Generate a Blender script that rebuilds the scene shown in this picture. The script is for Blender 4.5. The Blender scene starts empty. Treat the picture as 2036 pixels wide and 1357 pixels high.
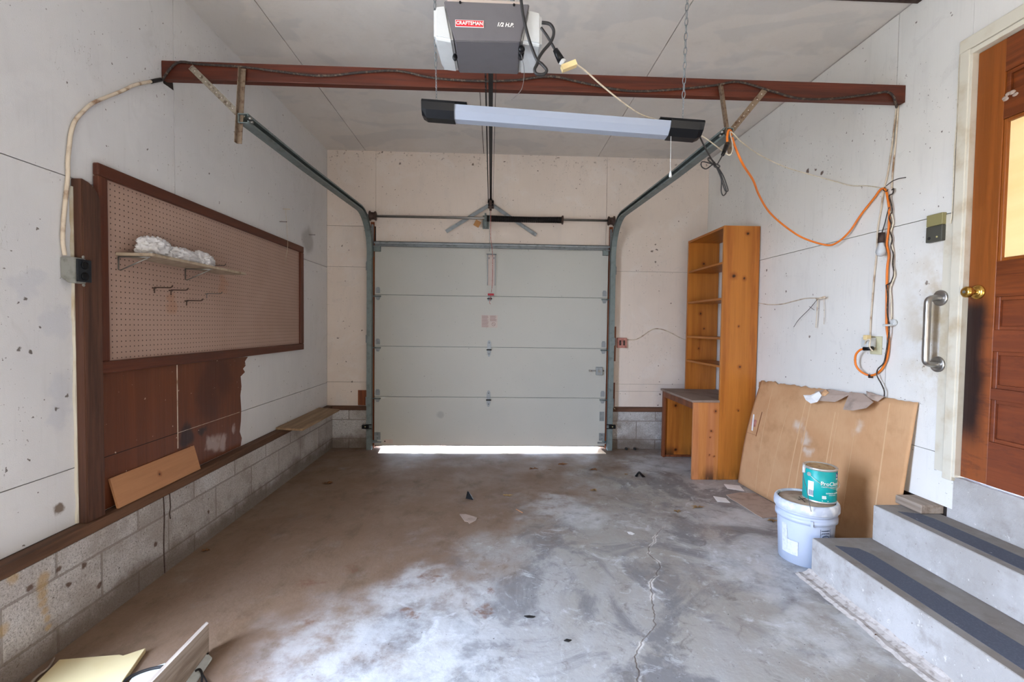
import bpy, bmesh, math, random
from mathutils import Vector, Matrix, noise
random.seed(7)
sc = bpy.context.scene
col = bpy.data.collections.new('garage'); sc.collection.children.link(col)
PI = math.pi

# ------------------------------------------------------------------ camera
F_PX, YAW, PITCH, ROLL, CAM_H = 910.16, 0.0368, 0.0324, -0.0129, 1.3001
cy_, sy_ = math.cos(YAW), math.sin(YAW); cp_, sp_ = math.cos(PITCH), math.sin(PITCH)
FW = Vector((sy_*cp_, cy_*cp_, -sp_)); R0 = Vector((cy_, -sy_, 0)); U0 = R0.cross(FW)
RT = R0*math.cos(ROLL) - U0*math.sin(ROLL); UP = R0*math.sin(ROLL) + U0*math.cos(ROLL)
CAM = Vector((0, 0, CAM_H))
cd = bpy.data.cameras.new('camera'); cam = bpy.data.objects.new('camera', cd); col.objects.link(cam)
cd.sensor_width = 36; cd.lens = F_PX*36/2036; cd.clip_start = 0.02
cam.matrix_world = Matrix(((RT.x, UP.x, -FW.x, 0), (RT.y, UP.y, -FW.y, 0), (RT.z, UP.z, -FW.z, CAM_H), (0, 0, 0, 1)))
sc.camera = cam

def at(px, py, ax, v):
    """where the sight line through a measured photo point meets a real plane of the room"""
    d = FW + RT*(px-1018)/F_PX - UP*(py-678.5)/F_PX
    i = 'XYZ'.index(ax)
    return CAM + d*((v-CAM[i])/d[i])

# ------------------------------------------------------------------ room numbers (metres)
WL, WR, BK, CE, RE = -1.75, 2.247, 4.834, 3.09, -1.2

# ------------------------------------------------------------------ materials
def nt(name):
    m = bpy.data.materials.new(name); m.use_nodes = True
    t = m.node_tree; b = t.nodes['Principled BSDF']
    return m, t, b
def lin(c):
    if isinstance(c, str):
        c = c.lstrip('#'); c = [int(c[i:i+2], 16)/255 for i in (0, 2, 4)]
    return tuple((x/12.92 if x <= .04045 else ((x+.055)/1.055)**2.4) for x in c) + (1,)
class G:
    """little node graph helper"""
    def __init__(s, name, color, rough=.6, metal=0, spec=.4):
        s.m, s.t, s.b = nt(name); s.b.inputs['Roughness'].default_value = rough
        s.b.inputs['Metallic'].default_value = metal
        s.b.inputs['Specular IOR Level'].default_value = spec
        s.c = s.rgb(color); s.pos = None
    def n(s, t, **k):
        x = s.t.nodes.new(t)
        for a, b in k.items(): setattr(x, a, b)
        return x
    def l(s, a, b): s.t.links.new(a, b)
    def rgb(s, c):
        x = s.n('ShaderNodeRGB'); x.outputs[0].default_value = lin(c); return x.outputs[0]
    def P(s, scale=(1, 1, 1), obj=False):
        if obj: src = s.n('ShaderNodeTexCoord').outputs['Object']
        else: src = s.n('ShaderNodeNewGeometry').outputs['Position']
        m = s.n('ShaderNodeMapping'); m.inputs['Scale'].default_value = scale
        s.l(src, m.inputs['Vector']); return m.outputs[0]
    def noise(s, scale, detail=4, rough=.55, vec=(1, 1, 1), lo=.4, hi=.6, dist=0, obj=False):
        x = s.n('ShaderNodeTexNoise'); x.inputs['Scale'].default_value = scale; x.inputs['Detail'].default_value = detail
        x.inputs['Roughness'].default_value = rough; x.inputs['Distortion'].default_value = dist
        s.l(s.P(vec, obj), x.inputs['Vector']); return s.ramp(x.outputs['Fac'], lo, hi)
    def ramp(s, f, lo, hi):
        r = s.n('ShaderNodeMapRange'); r.inputs[1].default_value = lo; r.inputs[2].default_value = hi
        r.interpolation_type = 'SMOOTHSTEP'; s.l(f, r.inputs[0]); return r.outputs[0]
    def math(s, op, a, b=None):
        x = s.n('ShaderNodeMath', operation=op)
        for i, v in enumerate((a, b)):
            if v is None: continue
            if isinstance(v, (int, float)): x.inputs[i].default_value = v
            else: s.l(v, x.inputs[i])
        return x.outputs[0]
    def xyz(s, obj=False):
        x = s.n('ShaderNodeSeparateXYZ'); s.l(s.P((1, 1, 1), obj), x.inputs[0]); return x.outputs
    def mix(s, fac, c, amt=1.0, blend='MIX'):
        x = s.n('ShaderNodeMix', data_type='RGBA', blend_type=blend)
        if amt != 1.0: fac = s.math('MULTIPLY', fac, amt)
        if isinstance(fac, (int, float)): x.inputs[0].default_value = fac
        else: s.l(fac, x.inputs[0])
        s.l(s.c, x.inputs[6])
        if isinstance(c, (str, tuple)): x.inputs[7].default_value = lin(c)
        else: s.l(c, x.inputs[7])
        s.c = x.outputs[2]; return s
    def spots(s, pts, warp=0.02, nscale=9, soft=.45):
        """union of soft blobs at world points (x,y,z,r)"""
        nz = s.n('ShaderNodeTexNoise'); nz.inputs['Scale'].default_value = nscale; nz.inputs['Detail'].default_value = 4
        s.l(s.P(), nz.inputs['Vector'])
        v = s.n('ShaderNodeVectorMath', operation='MULTIPLY_ADD')
        s.l(nz.outputs['Color'], v.inputs[0]); v.inputs[1].default_value = (warp*2,)*3
        g = s.n('ShaderNodeVectorMath', operation='ADD'); s.l(s.P(), g.inputs[0]); g.inputs[1].default_value = (-warp,)*3
        s.l(g.outputs[0], v.inputs[2])
        out = None
        for (x, y, z, r) in pts:
            d = s.n('ShaderNodeVectorMath', operation='DISTANCE'); s.l(v.outputs[0], d.inputs[0]); d.inputs[1].default_value = (x, y, z)
            f = s.ramp(d.outputs['Value'], r, r*soft)
            out = f if out is None else s.math('MAXIMUM', out, f)
        return out
    def bump(s, f, dist=.002, strength=.5):
        x = s.n('ShaderNodeBump'); x.inputs['Distance'].default_value = dist; x.inputs['Strength'].default_value = strength
        s.l(f, x.inputs['Height'])
        if s.b.inputs['Normal'].is_linked: s.l(s.b.inputs['Normal'].links[0].from_socket, x.inputs['Normal'])
        s.l(x.outputs[0], s.b.inputs['Normal']); return s
    def done(s): s.l(s.c, s.b.inputs['Base Color']); return s.m

def simple(name, c, rough=.6, metal=0, var=.15, scale=20, dark=None, spec=.4, obj=False):
    g = G(name, c, rough, metal, spec)
    if var:
        d = dark or tuple(x*.7 for x in [int(c.lstrip('#')[i:i+2], 16)/255 for i in (0, 2, 4)])
        g.mix(g.noise(scale, lo=.45, hi=.75, obj=obj), d, var*3)
    return g.done()

def paint(name, c, tint, specks=True, axis='X', extra=None):
    g = G(name, c, .62, 0, .25)
    g.mix(g.noise(1.0, 4, .55, lo=.38, hi=.68), tint, .5)
    g.mix(g.noise(7, 5, .6, vec=(1, 1, .35) , lo=.52, hi=.78), '#a8a5a6', .18)
    g.mix(g.noise(60, 2, .5, vec=(1, 1, .06), lo=.55, hi=.8), '#9d9a9a', .10)
    g.mix(g.noise(2.6, 6, .7, dist=.6, lo=.50, hi=.62), '#dedddc', .18)
    g.mix(g.noise(3.7, 4, .7, dist=1.5, lo=.60, hi=.70), '#aaa6a4', .14)
    if specks:
        m = g.noise(38, 2, .5, lo=.735, hi=.76); g.mix(m, '#4a3b33', .8)
        k = g.math('MULTIPLY', g.noise(95, 2, .5, lo=.70, hi=.74), g.noise(2.2, 2, .5, lo=.5, hi=.62)); g.mix(k, '#3c302a', .75)
        sc_ = g.math('MULTIPLY', g.noise(14, 3, .5, vec=(1, 1.6, .45), lo=.5, hi=.503), g.math('SUBTRACT', 1.0, g.noise(14, 3, .5, vec=(1, 1.6, .45), lo=.503, hi=.506)))
        g.mix(g.math('MULTIPLY', sc_, g.noise(1.7, 2, .5, lo=.6, hi=.64)), '#6c5d52', .6)
    if extra: extra(g)
    g.bump(g.noise(220, 3, .6, lo=.3, hi=.7), .0006, .35)
    return g.done()

def left_stains(g):
    p = at(612, 478, 'X', WL); g.mix(g.spots([(WL, p.y, p.z, .16)], .05), '#8d8988', .6)
    q = at(117, 1012, 'X', WL); g.mix(g.spots([(WL, q.y, q.z, .03)], .02, 30), '#6d5b4c', .9)
    blue = [at(110, 640, 'X', WL), at(125, 780, 'X', WL), at(120, 830, 'X', WL), at(50, 560, 'X', WL)]
    g.mix(g.spots([(b.x, b.y, b.z, .08) for b in blue], .1, 12), '#a9aebc', .25)
    ss = [at(x_, y_, 'X', WL) for x_, y_ in ((50, 594), (80, 651), (134, 788), (113, 813), (38, 695), (60, 700))]; g.mix(g.spots([(b.x, b.y, b.z, .009) for b in ss], .012, 60), '#4a3c34', .85)
def right_stains(g):
    x, y, z = g.xyz()
    m = g.math('MULTIPLY', g.ramp(y, 2.55, 2.2), g.math('MULTIPLY', g.ramp(z, .85, 1.2), g.ramp(z, 1.9, 1.4)))
    g.mix(g.math('MULTIPLY', m, g.noise(9, 5, .6, lo=.35, hi=.7)), '#b09c7a', .9)
    ps = [at(1606, 340, 'X', WR), at(1622, 338, 'X', WR), at(1635, 343, 'X', WR)]
    g.mix(g.spots([(p.x, p.y, p.z, .018) for p in ps], .02, 40), '#4e3226', .9)
    ps = [at(x_, y_, 'X', WR) for x_, y_ in ((1524, 538), (1563, 580), (1507, 810), (1843, 438+125), (1610, 670))]
    g.mix(g.spots([(p.x, p.y, p.z, .012) for p in ps], .012, 60), '#5b4a40', .85)
    q = [at(x_, y_, 'X', WR) for x_, y_ in ((1500, 430), (1560, 400), (1660, 300))]
M = {}
M['paint_left'] = paint('white_paint_left', '#d3d2d2', '#c3c3c6', extra=left_stains)
M['paint_right'] = paint('white_paint_right', '#dcdad6', '#cfcdc9', extra=right_stains)
def back_stains(g):
    ps = [at(x_, y_, 'Y', BK) for x_, y_ in ((680, 489), (1303, 487), (1306, 497), (1296, 500), (1304, 521), (1312, 784), (1308, 806), (672, 672), (720, 657), (760, 303), (795, 325), (940, 327), (1145, 375), (1070, 340), (700, 760))]
    g.mix(g.spots([(p.x, p.y, p.z, .013) for p in ps], .02, 45), '#4a3a31', .85)
    x, y, z = g.xyz(); g.mix(g.math('MULTIPLY', g.ramp(z, 2.85, 3.09), g.noise(24, 4, .7, lo=.58, hi=.64)), '#5b4a3e', .6)
M['paint_back'] = paint('cream_paint_back', '#d6c9be', '#c8bbb0', extra=back_stains)
def ceil_patches(g):
    g.mix(g.noise(1.5, 3, .5, dist=.8, vec=(1, 1.6, 1), lo=.53, hi=.58), '#b3b4b6', .30); g.mix(g.noise(2.3, 3, .5, dist=.5, vec=(1.4, .8, 1), lo=.58, hi=.62), '#cbc7c3', .25)
M['paint_ceil'] = paint('ceiling_paint', '#d5cfc9', '#cac6c2', specks=False, extra=ceil_patches)
M['gap'] = simple('seam_shadow_gap', '#2a211c', .9, var=0)

def concrete():
    g = G('garage_floor_concrete', '#9a9792', .5, 0, .4)
    g.mix(g.noise(.75, 6, .62, dist=.5, lo=.42, hi=.6), '#a9aaad', .85)
    g.mix(g.noise(2.1, 8, .68, dist=.9, lo=.46, hi=.58), '#717174', .85)
    g.mix(g.noise(1.2, 8, .7, dist=.4, vec=(1.2, .8, 1), lo=.5, hi=.62), '#8f867e', .5)
    g.mix(g.noise(5, 8, .7, dist=1.2, lo=.56, hi=.7), '#c9ccd2', .75)
    g.mix(g.noise(16, 8, .75, dist=.8, lo=.56, hi=.66), '#c4c7cc', .5)
    g.mix(g.noise(9, 8, .74, dist=.8, lo=.54, hi=.66), '#67615d', .6)
    x, y, z = g.xyz()
    # brown dust plus painted warm shade along the block wall and the garage door
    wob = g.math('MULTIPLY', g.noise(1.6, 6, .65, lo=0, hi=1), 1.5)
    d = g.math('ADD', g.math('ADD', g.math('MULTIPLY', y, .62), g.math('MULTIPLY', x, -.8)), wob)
    dirt_shade = g.math('MULTIPLY', g.ramp(d, 1.9, 2.8), g.noise(3.5, 6, .6, lo=.1, hi=.42))
    g.mix(dirt_shade, '#795f49', .9)
    g.mix(g.math('MULTIPLY', dirt_shade, g.noise(6, 6, .7, vec=(1, .6, 1), lo=.5, hi=.68)), '#59452f', .5)
    # white powder by the steps and around the bucket, paler patches near the camera
    pw = g.spots([(1.45, 2.35, 0, .42), (1.45, 1.9, 0, .3), (1.75, 3.1, 0, .3), (-.45, 1.75, 0, .62), (-.3, 2.2, 0, .3), (.55, 3.2, 0, .35), (1.55, 4.3, 0, .4)], .45, 2.6)
    g.mix(g.math('MULTIPLY', pw, g.noise(7, 6, .7, lo=.3, hi=.62)), '#d0d4d8', .5)
    rust = g.spots([(-.33, 2.35, 0, .06), (-.02, 2.05, 0, .05), (-.9, 2.3, 0, .07), (.0, 2.2, 0, .05), (-.75, 2.45, 0, .06), (-.8, 2.0, 0, .05), (-.35, 2.05, 0, .05)], .1, 11)
    g.mix(g.math('MULTIPLY', rust, g.noise(20, 5, .7, lo=.4, hi=.6)), '#6e4b38', .75)
    # crack running away from the camera
    nz = g.n('ShaderNodeTexNoise'); nz.inputs['Scale'].default_value = 3.2; nz.inputs['Detail'].default_value = 8; g.l(g.P((0, 1, 0)), nz.inputs['Vector'])
    line = g.math('ADD', g.math('MULTIPLY', g.math('SUBTRACT', y, 1.62), .40), g.math('ADD', .56, g.math('MULTIPLY', g.math('SUBTRACT', nz.outputs['Fac'], .5), .30)))
    dd = g.math('ABSOLUTE', g.math('SUBTRACT', x, line))
    span = g.math('MULTIPLY', g.ramp(y, 3.0, 2.8), 1.0)
    wide = g.math('MULTIPLY', g.ramp(dd, .016, .006), g.math('MULTIPLY', g.noise(9, 3, .5, vec=(.4, 1, 1), lo=.5, hi=.6), span))
    g.mix(wide, '#d9d6d2', .8)
    crack = g.math('MULTIPLY', g.ramp(dd, .005, .0015), span); g.mix(crack, '#5d5149', .6)
    g.mix(g.noise(70, 2, .5, lo=.735, hi=.75), '#2d241f', .8)
    r = g.noise(3, 5, .6, lo=.3, hi=.7); mr = g.n('ShaderNodeMapRange'); mr.inputs[3].default_value = .38; mr.inputs[4].default_value = .68; g.l(r, mr.inputs[0]); g.l(mr.outputs[0], g.b.inputs['Roughness'])
    g.bump(g.noise(40, 5, .6, lo=.3, hi=.7), .0015, .3); g.bump(g.math('SUBTRACT', 1.0, crack), .004, .6)
    return g.done()
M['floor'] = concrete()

def blocks(name, along, c='#bab4b0', dark='#7c746c'):
    g = G(name, c, .85, 0, .2)
    g.mix(g.noise(1.8, 4, .6, lo=.4, hi=.62), '#c9c7c7', .8)
    p = g.xyz(); cb = g.n('ShaderNodeCombineXYZ')
    g.l(g.math('ADD', p[1] if along == 'Y' else p[0], .217+.203 if along == 'Y' else .1), cb.inputs[0]); g.l(g.math('ADD', p[2], .1), cb.inputs[1])
    br = g.n('ShaderNodeTexBrick'); br.inputs['Scale'].default_value = 1; br.inputs['Brick Width'].default_value = .406; br.inputs['Row Height'].default_value = .2
    br.inputs['Mortar Size'].default_value = .006; br.inputs['Mortar Smooth'].default_value = .3; br.offset = .5
    br.inputs['Color1'].default_value = (.25, .25, .25, 1); br.inputs['Color2'].default_value = (.75, .75, .75, 1); br.inputs['Mortar'].default_value = (.5, .5, .5, 1)
    g.l(cb.outputs[0], br.inputs['Vector'])
    sepc = g.n('ShaderNodeSeparateColor'); g.l(br.outputs['Color'], sepc.inputs[0])
    g.mix(g.ramp(sepc.outputs[0], .3, .7), '#a49d97', .45)
    g.mix(g.noise(130, 4, .75, lo=.5, hi=.62), '#6f6963', .65); g.mix(g.noise(75, 3, .7, lo=.56, hi=.64), '#ded9d4', .45)
    g.mix(g.noise(42, 4, .6, lo=.66, hi=.7), '#4c4038', .8)
    g.mix(br.outputs['Fac'], '#857c75', .7)
    g.mix(g.noise(3.3, 5, .65, lo=.5, hi=.64), '#8d8279', .5)
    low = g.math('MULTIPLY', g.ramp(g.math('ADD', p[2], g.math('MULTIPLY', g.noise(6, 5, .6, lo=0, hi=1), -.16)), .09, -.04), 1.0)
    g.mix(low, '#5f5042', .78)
    if along == 'Y':
        X = -1.693
        s1 = [at(x_, y_, 'X', X) for x_, y_ in ((118, 1132), (165, 1127), (136, 1163), (198, 1162), (60, 1168), (415, 1018), (310, 1083))]
        g.mix(g.spots([(s.x, s.y, s.z, .017) for s in s1], .016, 26), '#5a4436', .9)
        s2 = [at(x_, y_, 'X', X) for x_, y_ in ((86, 1150), (84, 1165), (84, 1182), (86, 1198), (89, 1215), (93, 1230), (95, 1248), (5, 1255), (25, 1150))]
        g.mix(g.spots([(s.x, s.y, s.z, .034-.0026*i if i < 7 else .03) for i, s in enumerate(s2)], .012, 18, .3), '#b3935f', .6)
    hb = g.math('SUBTRACT', g.noise(110, 4, .7, lo=.3, hi=.7), g.math('MULTIPLY', br.outputs['Fac'], 1.6))
    g.bump(hb, .004, .7)
    return g.done()
M['block_y'] = blocks('concrete_block_left', 'Y'); M['block_x'] = blocks('concrete_block_back', 'X', c='#c2c1c1')

def wood(name, c, dark, axis='Y', rough=.5, knots=None, grain=1.0, extra=None, planks=None, obj=False, spec=.35):
    g = G(name, c, rough, 0, spec)
    v = {'X': (.05, 1, 1), 'Y': (1, .05, 1), 'Z': (1, 1, .05)}[axis]
    g.mix(g.noise(22, 6, .6, vec=v, dist=.4, lo=.38, hi=.62, obj=obj), dark, .7*grain)
    g.mix(g.noise(90, 4, .6, vec=v, lo=.5, hi=.7, obj=obj), dark, .45*grain)
    g.mix(g.noise(3, 3, .5, vec=v, lo=.45, hi=.7, obj=obj), dark, .3*grain)
    if extra: extra(g)
    if knots:
        ks = [k+(0.03,) if len(k) == 3 else k for k in knots]
        g.mix(g.spots([(k[0], k[1], k[2], k[3]*1.8) for k in ks], .012, 22, 0), '#7a3a12', .75)
        g.mix(g.spots([(k[0], k[1], k[2], k[3]*.72) for k in ks], .009, 45, .2), '#22100a', .95)
    g.bump(g.noise(60, 5, .6, vec=v, lo=.3, hi=.7, obj=obj), .001, .35)
    return g.done()
M['sill'] = wood('aged_sill_wood', '#6b4c38', '#3b281d', 'Y', .75)
M['sill_x'] = wood('aged_sill_wood_back', '#6b4a38', '#38251c', 'X', .75)
M['beam'] = wood('stained_beam_wood', '#5c2816', '#35150c', 'X', .5)
M['post'] = wood('dark_post_wood', '#5a3b2d', '#2c1b15', 'Z', .5)
M['frame'] = wood('stained_frame_wood', '#5f311e', '#431f13', 'Y', .42)
M['frame_z'] = wood('stained_frame_wood_upright', '#5f311e', '#431f13', 'Z', .42)
M['jamb'] = wood('stained_jamb_wood', '#8a4a22', '#542512', 'Z', .5)
M['board_oak'] = wood('light_brown_board', '#b5825c', '#9a6a48', 'Y', .5, grain=.6, knots=[(-1.722, 2.40, .515, .012)])
M['ply'] = wood('weathered_plywood', '#a48a6c', '#6f5740', 'Y', .7)
M['grey_plank'] = wood('weathered_grey_plank', '#a3968a', '#6d5b4d', 'Y', .85)
def panel_extra(g):
    ps = [(370, 870, .09), (405, 855, .05)]
    g.mix(g.spots([tuple(at(x, y, 'X', WL))+(r,) for x, y, r in ps], .08, 8), '#241b1c', .85)
    ps = [(425, 880, .07), (415, 885, .06), (465, 850, .04), (440, 880, .06)]
    g.mix(g.spots([tuple(at(x, y, 'X', WL))+(r,) for x, y, r in ps], .07, 9), '#b0a09a', .65)
    g.mix(g.spots([tuple(at(x, y, 'X', WL))+(.2,) for x, y in ((415, 790), (430, 760))], .2, 4), '#3c1d15', .6)
    g.mix(g.noise(40, 2, .5, lo=.73, hi=.75), '#c9b49f', .8)
M['brown_panel'] = wood('unpainted_brown_hardboard', '#6a3a22', '#4d2717', 'Z', .45, grain=.6, extra=panel_extra)
YB = 3.83
kn = lambda *a: [tuple(at(x, y, 'Y', YB))+(r,) for x, y, r in a]
def bc_extra(g):
    x, y, z = g.xyz()
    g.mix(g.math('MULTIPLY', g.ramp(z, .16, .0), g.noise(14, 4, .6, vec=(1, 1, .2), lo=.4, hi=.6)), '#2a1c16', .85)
    s = g.n('ShaderNodeTexNoise'); s.inputs['Scale'].default_value = 10; s.inputs['Detail'].default_value = 1; g.l(g.P((1, 1, .04)), s.inputs['Vector'])
    g.mix(g.ramp(s.outputs['Fac'], .42, .6), '#be7c34', .4)
M['pine'] = wood('varnished_orange_pine', '#b26d2e', '#804417', 'Z', .32, grain=.7,
    knots=kn((1487, 465, .02), (1459, 549, .03), (1480, 554, .018), (1469, 649, .012), (1471, 730, .017), (1468, 817, .012))+[(2.08, 4.54, 1.95, .02), (2.06, 4.54, 1.45, .02), (2.1, 4.54, 1.3, .016), (2.05, 4.54, 1.1, .016), (1.83, 4.54, .52, .025), (1.84, 4.54, .07, .03)], extra=bc_extra)
M['pine_shelf'] = wood('varnished_pine_shelf', '#b06c28', '#84471b', 'Y', .4, grain=.7)
M['pine_pale'] = wood('bare_pine_board', '#bd7f52', '#9c5c35', 'Z', .5, grain=.7, knots=kn((1423, 818, .017), (1414, 858, .015), (1411, 905, .01), (1420, 908, .01), (1412, 870, .009)), extra=bc_extra)
M['pine_dusty'] = simple('dusty_desk_top', '#8b786c', .75, var=.25, scale=6, dark='#6a5548')
M['bc_edge'] = wood('worn_brown_edge', '#7c4526', '#522a18', 'Z', .5)
def door_extra(g):
    x, y, z = g.xyz()
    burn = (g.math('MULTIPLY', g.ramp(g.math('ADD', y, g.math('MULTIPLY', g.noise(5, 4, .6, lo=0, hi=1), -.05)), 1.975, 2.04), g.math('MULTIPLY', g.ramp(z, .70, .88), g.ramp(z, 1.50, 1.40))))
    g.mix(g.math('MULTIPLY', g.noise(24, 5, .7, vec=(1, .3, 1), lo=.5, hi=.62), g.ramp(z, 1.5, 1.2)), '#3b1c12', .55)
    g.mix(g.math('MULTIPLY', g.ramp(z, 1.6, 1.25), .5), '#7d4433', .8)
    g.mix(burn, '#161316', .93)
M['door_wood'] = wood('varnished_door_wood', '#8c4d1e', '#653510', 'Z', .35, grain=.6, extra=door_extra)
M['door_panel'] = wood('varnished_door_panel_wood', '#7d401d', '#47200f', 'Y', .35, grain=.9, extra=door_extra)
M['trim_white'] = simple('aged_white_trim', '#cbc5b6', .5, var=.3, scale=7, dark='#ab997b')
def gd(g):
    g.mix(g.spots([tuple(at(875, 826, 'Y', 4.81))+(.05,)], .02), '#8a8988', .5)
g = G('garage_door_white', '#b3b3ad', .45, 0, .35); g.mix(g.noise(1.1, 3, .5, lo=.4, hi=.65), '#abaca7', .6); gd(g)
g.mix(g.math('MULTIPLY', g.noise(70, 2, .5, lo=.74, hi=.75), 1.0), '#4b4744', .6); g.bump(g.noise(160, 2, .5, vec=(.1, 1, 1), lo=.3, hi=.7), .0004, .3)
M['gdoor'] = g.done()
M['galv'] = simple('galvanised_steel', '#8e9498', .55, .75, var=.2, scale=25)
M['galv_dark'] = simple('dark_galvanised_track', '#727d7d', .5, .35, var=.2, scale=18)
M['rusty'] = simple('rusty_perforated_steel', '#7b6a59', .7, .35, var=.33, scale=60, dark='#4b2f1f')
M['rusty_light'] = simple('pitted_steel_strap', '#8e8679', .65, .4, var=.33, scale=70, dark='#4c3a2b')
M['black'] = simple('black_plastic', '#0b0c0f', .35, var=0, spec=.2)
M['black_matte'] = simple('black_rubber', '#1b1a1a', .6, var=0)
M['spring'] = simple('black_oiled_spring', '#141110', .45, .4, var=0)
M['iron'] = simple('brown_cast_iron', '#4a3b36', .6, .5, var=.3, scale=60, dark='#2b1712')
M['steel'] = simple('steel_shaft', '#8e8c88', .35, .8, var=.1)
M['brushed'] = simple('brushed_stainless', '#aaa7a3', .3, .95, var=.1, scale=12)
M['brass'] = simple('polished_brass', '#c79c4d', .22, .95, var=.1)
M['opener_grey'] = simple('grey_painted_steel', '#5f5c5f', .45, 0, var=.05, spec=.3)
M['white_plastic'] = simple('milky_lens_plastic', '#bbbdbd', .35, 0, var=.05)
M['cream_plastic'] = simple('cream_plastic', '#d6bf8c', .45, var=.1)
M['cord_white'] = simple('white_cord', '#d4c9b4', .5, var=.15, scale=40, dark='#8f7c62')
M['cord_tan'] = simple('old_sheathed_cable', '#cbbda9', .7, var=.33, scale=16, dark='#7d5a3d')
M['cord_black'] = simple('black_cord', '#1d1c1d', .5, var=0)
M['cord_dusty'] = simple('dusty_black_cable', '#2b2320', .8, var=.33, scale=90, dark='#6d5d50')
M['cord_orange'] = simple('orange_extension_cord', '#d9731f', .45, var=.1, scale=10)
M['red_rope'] = simple('red_white_rope', '#a04a44', .7, var=.3, scale=120, dark='#d8c8bf')
M['red'] = simple('red_plastic', '#a0182a', .4, var=0)
M['label_red'] = simple('red_label', '#c2232e', .4, var=0)
M['white_ink'] = simple('white_print', '#e4e2de', .5, var=0)
M['dark_ink'] = simple('dark_print', '#3a4a63', .5, var=0)
M['pink_ink'] = simple('faded_pink_print', '#8f706c', .6, var=0)
M['sticker'] = simple('sticker_paper', '#b9aca5', .6, var=.05)
M['card'] = None
g = G('corrugated_cardboard', '#b98e68', .8, 0, .15); g.mix(g.noise(2.2, 4, .6, lo=.4, hi=.65), '#c7a07a', .7); g.mix(g.noise(5, 4, .6, lo=.5, hi=.7), '#a27a55', .5)
g.mix(g.noise(150, 2, .5, vec=(1, 1, .02), lo=.5, hi=.8), '#a98058', .25)
pc = [tuple(at(x, y, 'X', 2.17))+(r,) for x, y, r in ((1585, 845, .07), (1600, 870, .08), (1690, 850, .06), (1610, 900, .05))]
g.mix(g.spots(pc, .1, 8, 0), '#cdc4ba', .7)
M['card'] = g.done()
M['card_in'] = simple('torn_cardboard_inside', '#a9968a', .85, var=.2, scale=14)
M['card_edge'] = simple('cardboard_crease', '#c8a27c', .85, var=0)
M['bucket'] = simple('pale_blue_bucket_plastic', '#b4bed2', .4, var=.06, scale=6)
M['bucket_lid'] = simple('paint_smeared_lid', '#b5bccb', .55, var=.33, scale=16, dark='#eceef0')
M['lid_dirt'] = simple('dirty_lid_top', '#b09a86', .8, var=.3, scale=20, dark='#8d7866')
M['paper'] = simple('white_paper', '#e3e3e4', .8, var=.08)
M['sticker_white'] = simple('bucket_label', '#c8ccd3', .6, var=.15, scale=60)
M['teal'] = simple('teal_paint_can_label', '#0b9c9b', .4, var=0)
M['can_metal'] = simple('tin_can_rim', '#c9c9c4', .35, .6, var=.1)
M['can_lid'] = simple('rusty_can_lid', '#b79c74', .6, .2, var=.3, scale=40, dark='#7b4a22')
g = G('step_concrete', '#a19d9a', .75, 0, .25); g.mix(g.noise(3, 6, .65, lo=.4, hi=.62), '#b8b6b6', .7); g.mix(g.noise(8, 6, .7, lo=.5, hi=.7), '#857d76', .5)
g.mix(g.noise(30, 5, .7, lo=.62, hi=.68), '#dedad6', .6); g.mix(g.noise(60, 3, .6, lo=.68, hi=.72), '#5d5148', .6); g.bump(g.noise(60, 6, .7, lo=.3, hi=.7), .003, .5)
M['step'] = g.done()
g = G('worn_step_tread', '#7f7974', .75, 0, .25); g.mix(g.noise(4, 6, .65, lo=.4, hi=.62), '#8f8d8c', .7); g.mix(g.noise(9, 6, .7, lo=.5, hi=.7), '#6b625b', .5); g.mix(g.noise(50, 5, .7, lo=.7, hi=.73), '#dedad6', .6)
M['tread'] = g.done()
g = G('dark_blue_grip_paint', '#4d5361', .7, 0, .3); g.mix(g.noise(120, 3, .6, lo=.45, hi=.7), '#5f6573', .6); g.mix(g.noise(26, 4, .7, lo=.68, hi=.71), '#b9bdc6', .7)
M['grip'] = g.done()
M['mortar'] = simple('flaking_white_mortar', '#b5aeaa', .95, var=.33, scale=44, dark='#8b827b')
M['yellow_board'] = simple('yellowed_painted_board', '#cfbf95', .6, var=.2, scale=5, dark='#c0a469')
M['sheet_white'] = simple('white_painted_steel', '#c8ccc9', .45, var=.1, scale=30)
M['leaf'] = simple('dry_leaf', '#8f6440', .8, var=.3, scale=50)
M['leaf_pale'] = simple('pale_dry_leaf', '#b49468', .8, var=.3, scale=50)
M['bag'] = simple('crinkled_white_film', '#d3d2d3', .35, var=.12, scale=14, dark='#b3b4ba')
M['shelf_dusty'] = simple('dusty_board_shelf', '#a3937f', .7, var=.3, scale=30, dark='#7c6a56')
M['wire'] = simple('grey_wire', '#6c6a6a', .5, .5, var=.1)
M['hook'] = simple('brown_steel_hook', '#53423b', .5, .6, var=.2, scale=60)
M['box_metal'] = simple('painted_metal_box', '#90908a', .5, .3, var=.2, scale=40)
M['navy'] = simple('dark_outlet_face', '#0e151c', .35, var=0)
M['outlet_old'] = simple('aged_ivory_plastic', '#c4bf9e', .45, var=.15)
M['red_box'] = simple('faded_red_box', '#b0786c', .7, var=.25, scale=30, dark='#7a4038')
M['control_top'] = simple('olive_plastic', '#857d55', .45, var=0)
M['control_body'] = simple('dark_olive_plastic', '#45443d', .5, var=0)
M['led_green'] = simple('control_button', '#b3ac7a', .4, var=0)
M['outside'] = simple('outdoor_concrete', '#b9b5ac', .9, var=.1, scale=3)
M['bulb'] = simple('frosted_bulb_glass', '#d5d8dc', .15, var=0)
M['bulb'].node_tree.nodes['Principled BSDF'].inputs['Transmission Weight'].default_value = .35
M['tag_orange'] = simple('brown_card_tag', '#a97a4c', .8, var=.1)
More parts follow.
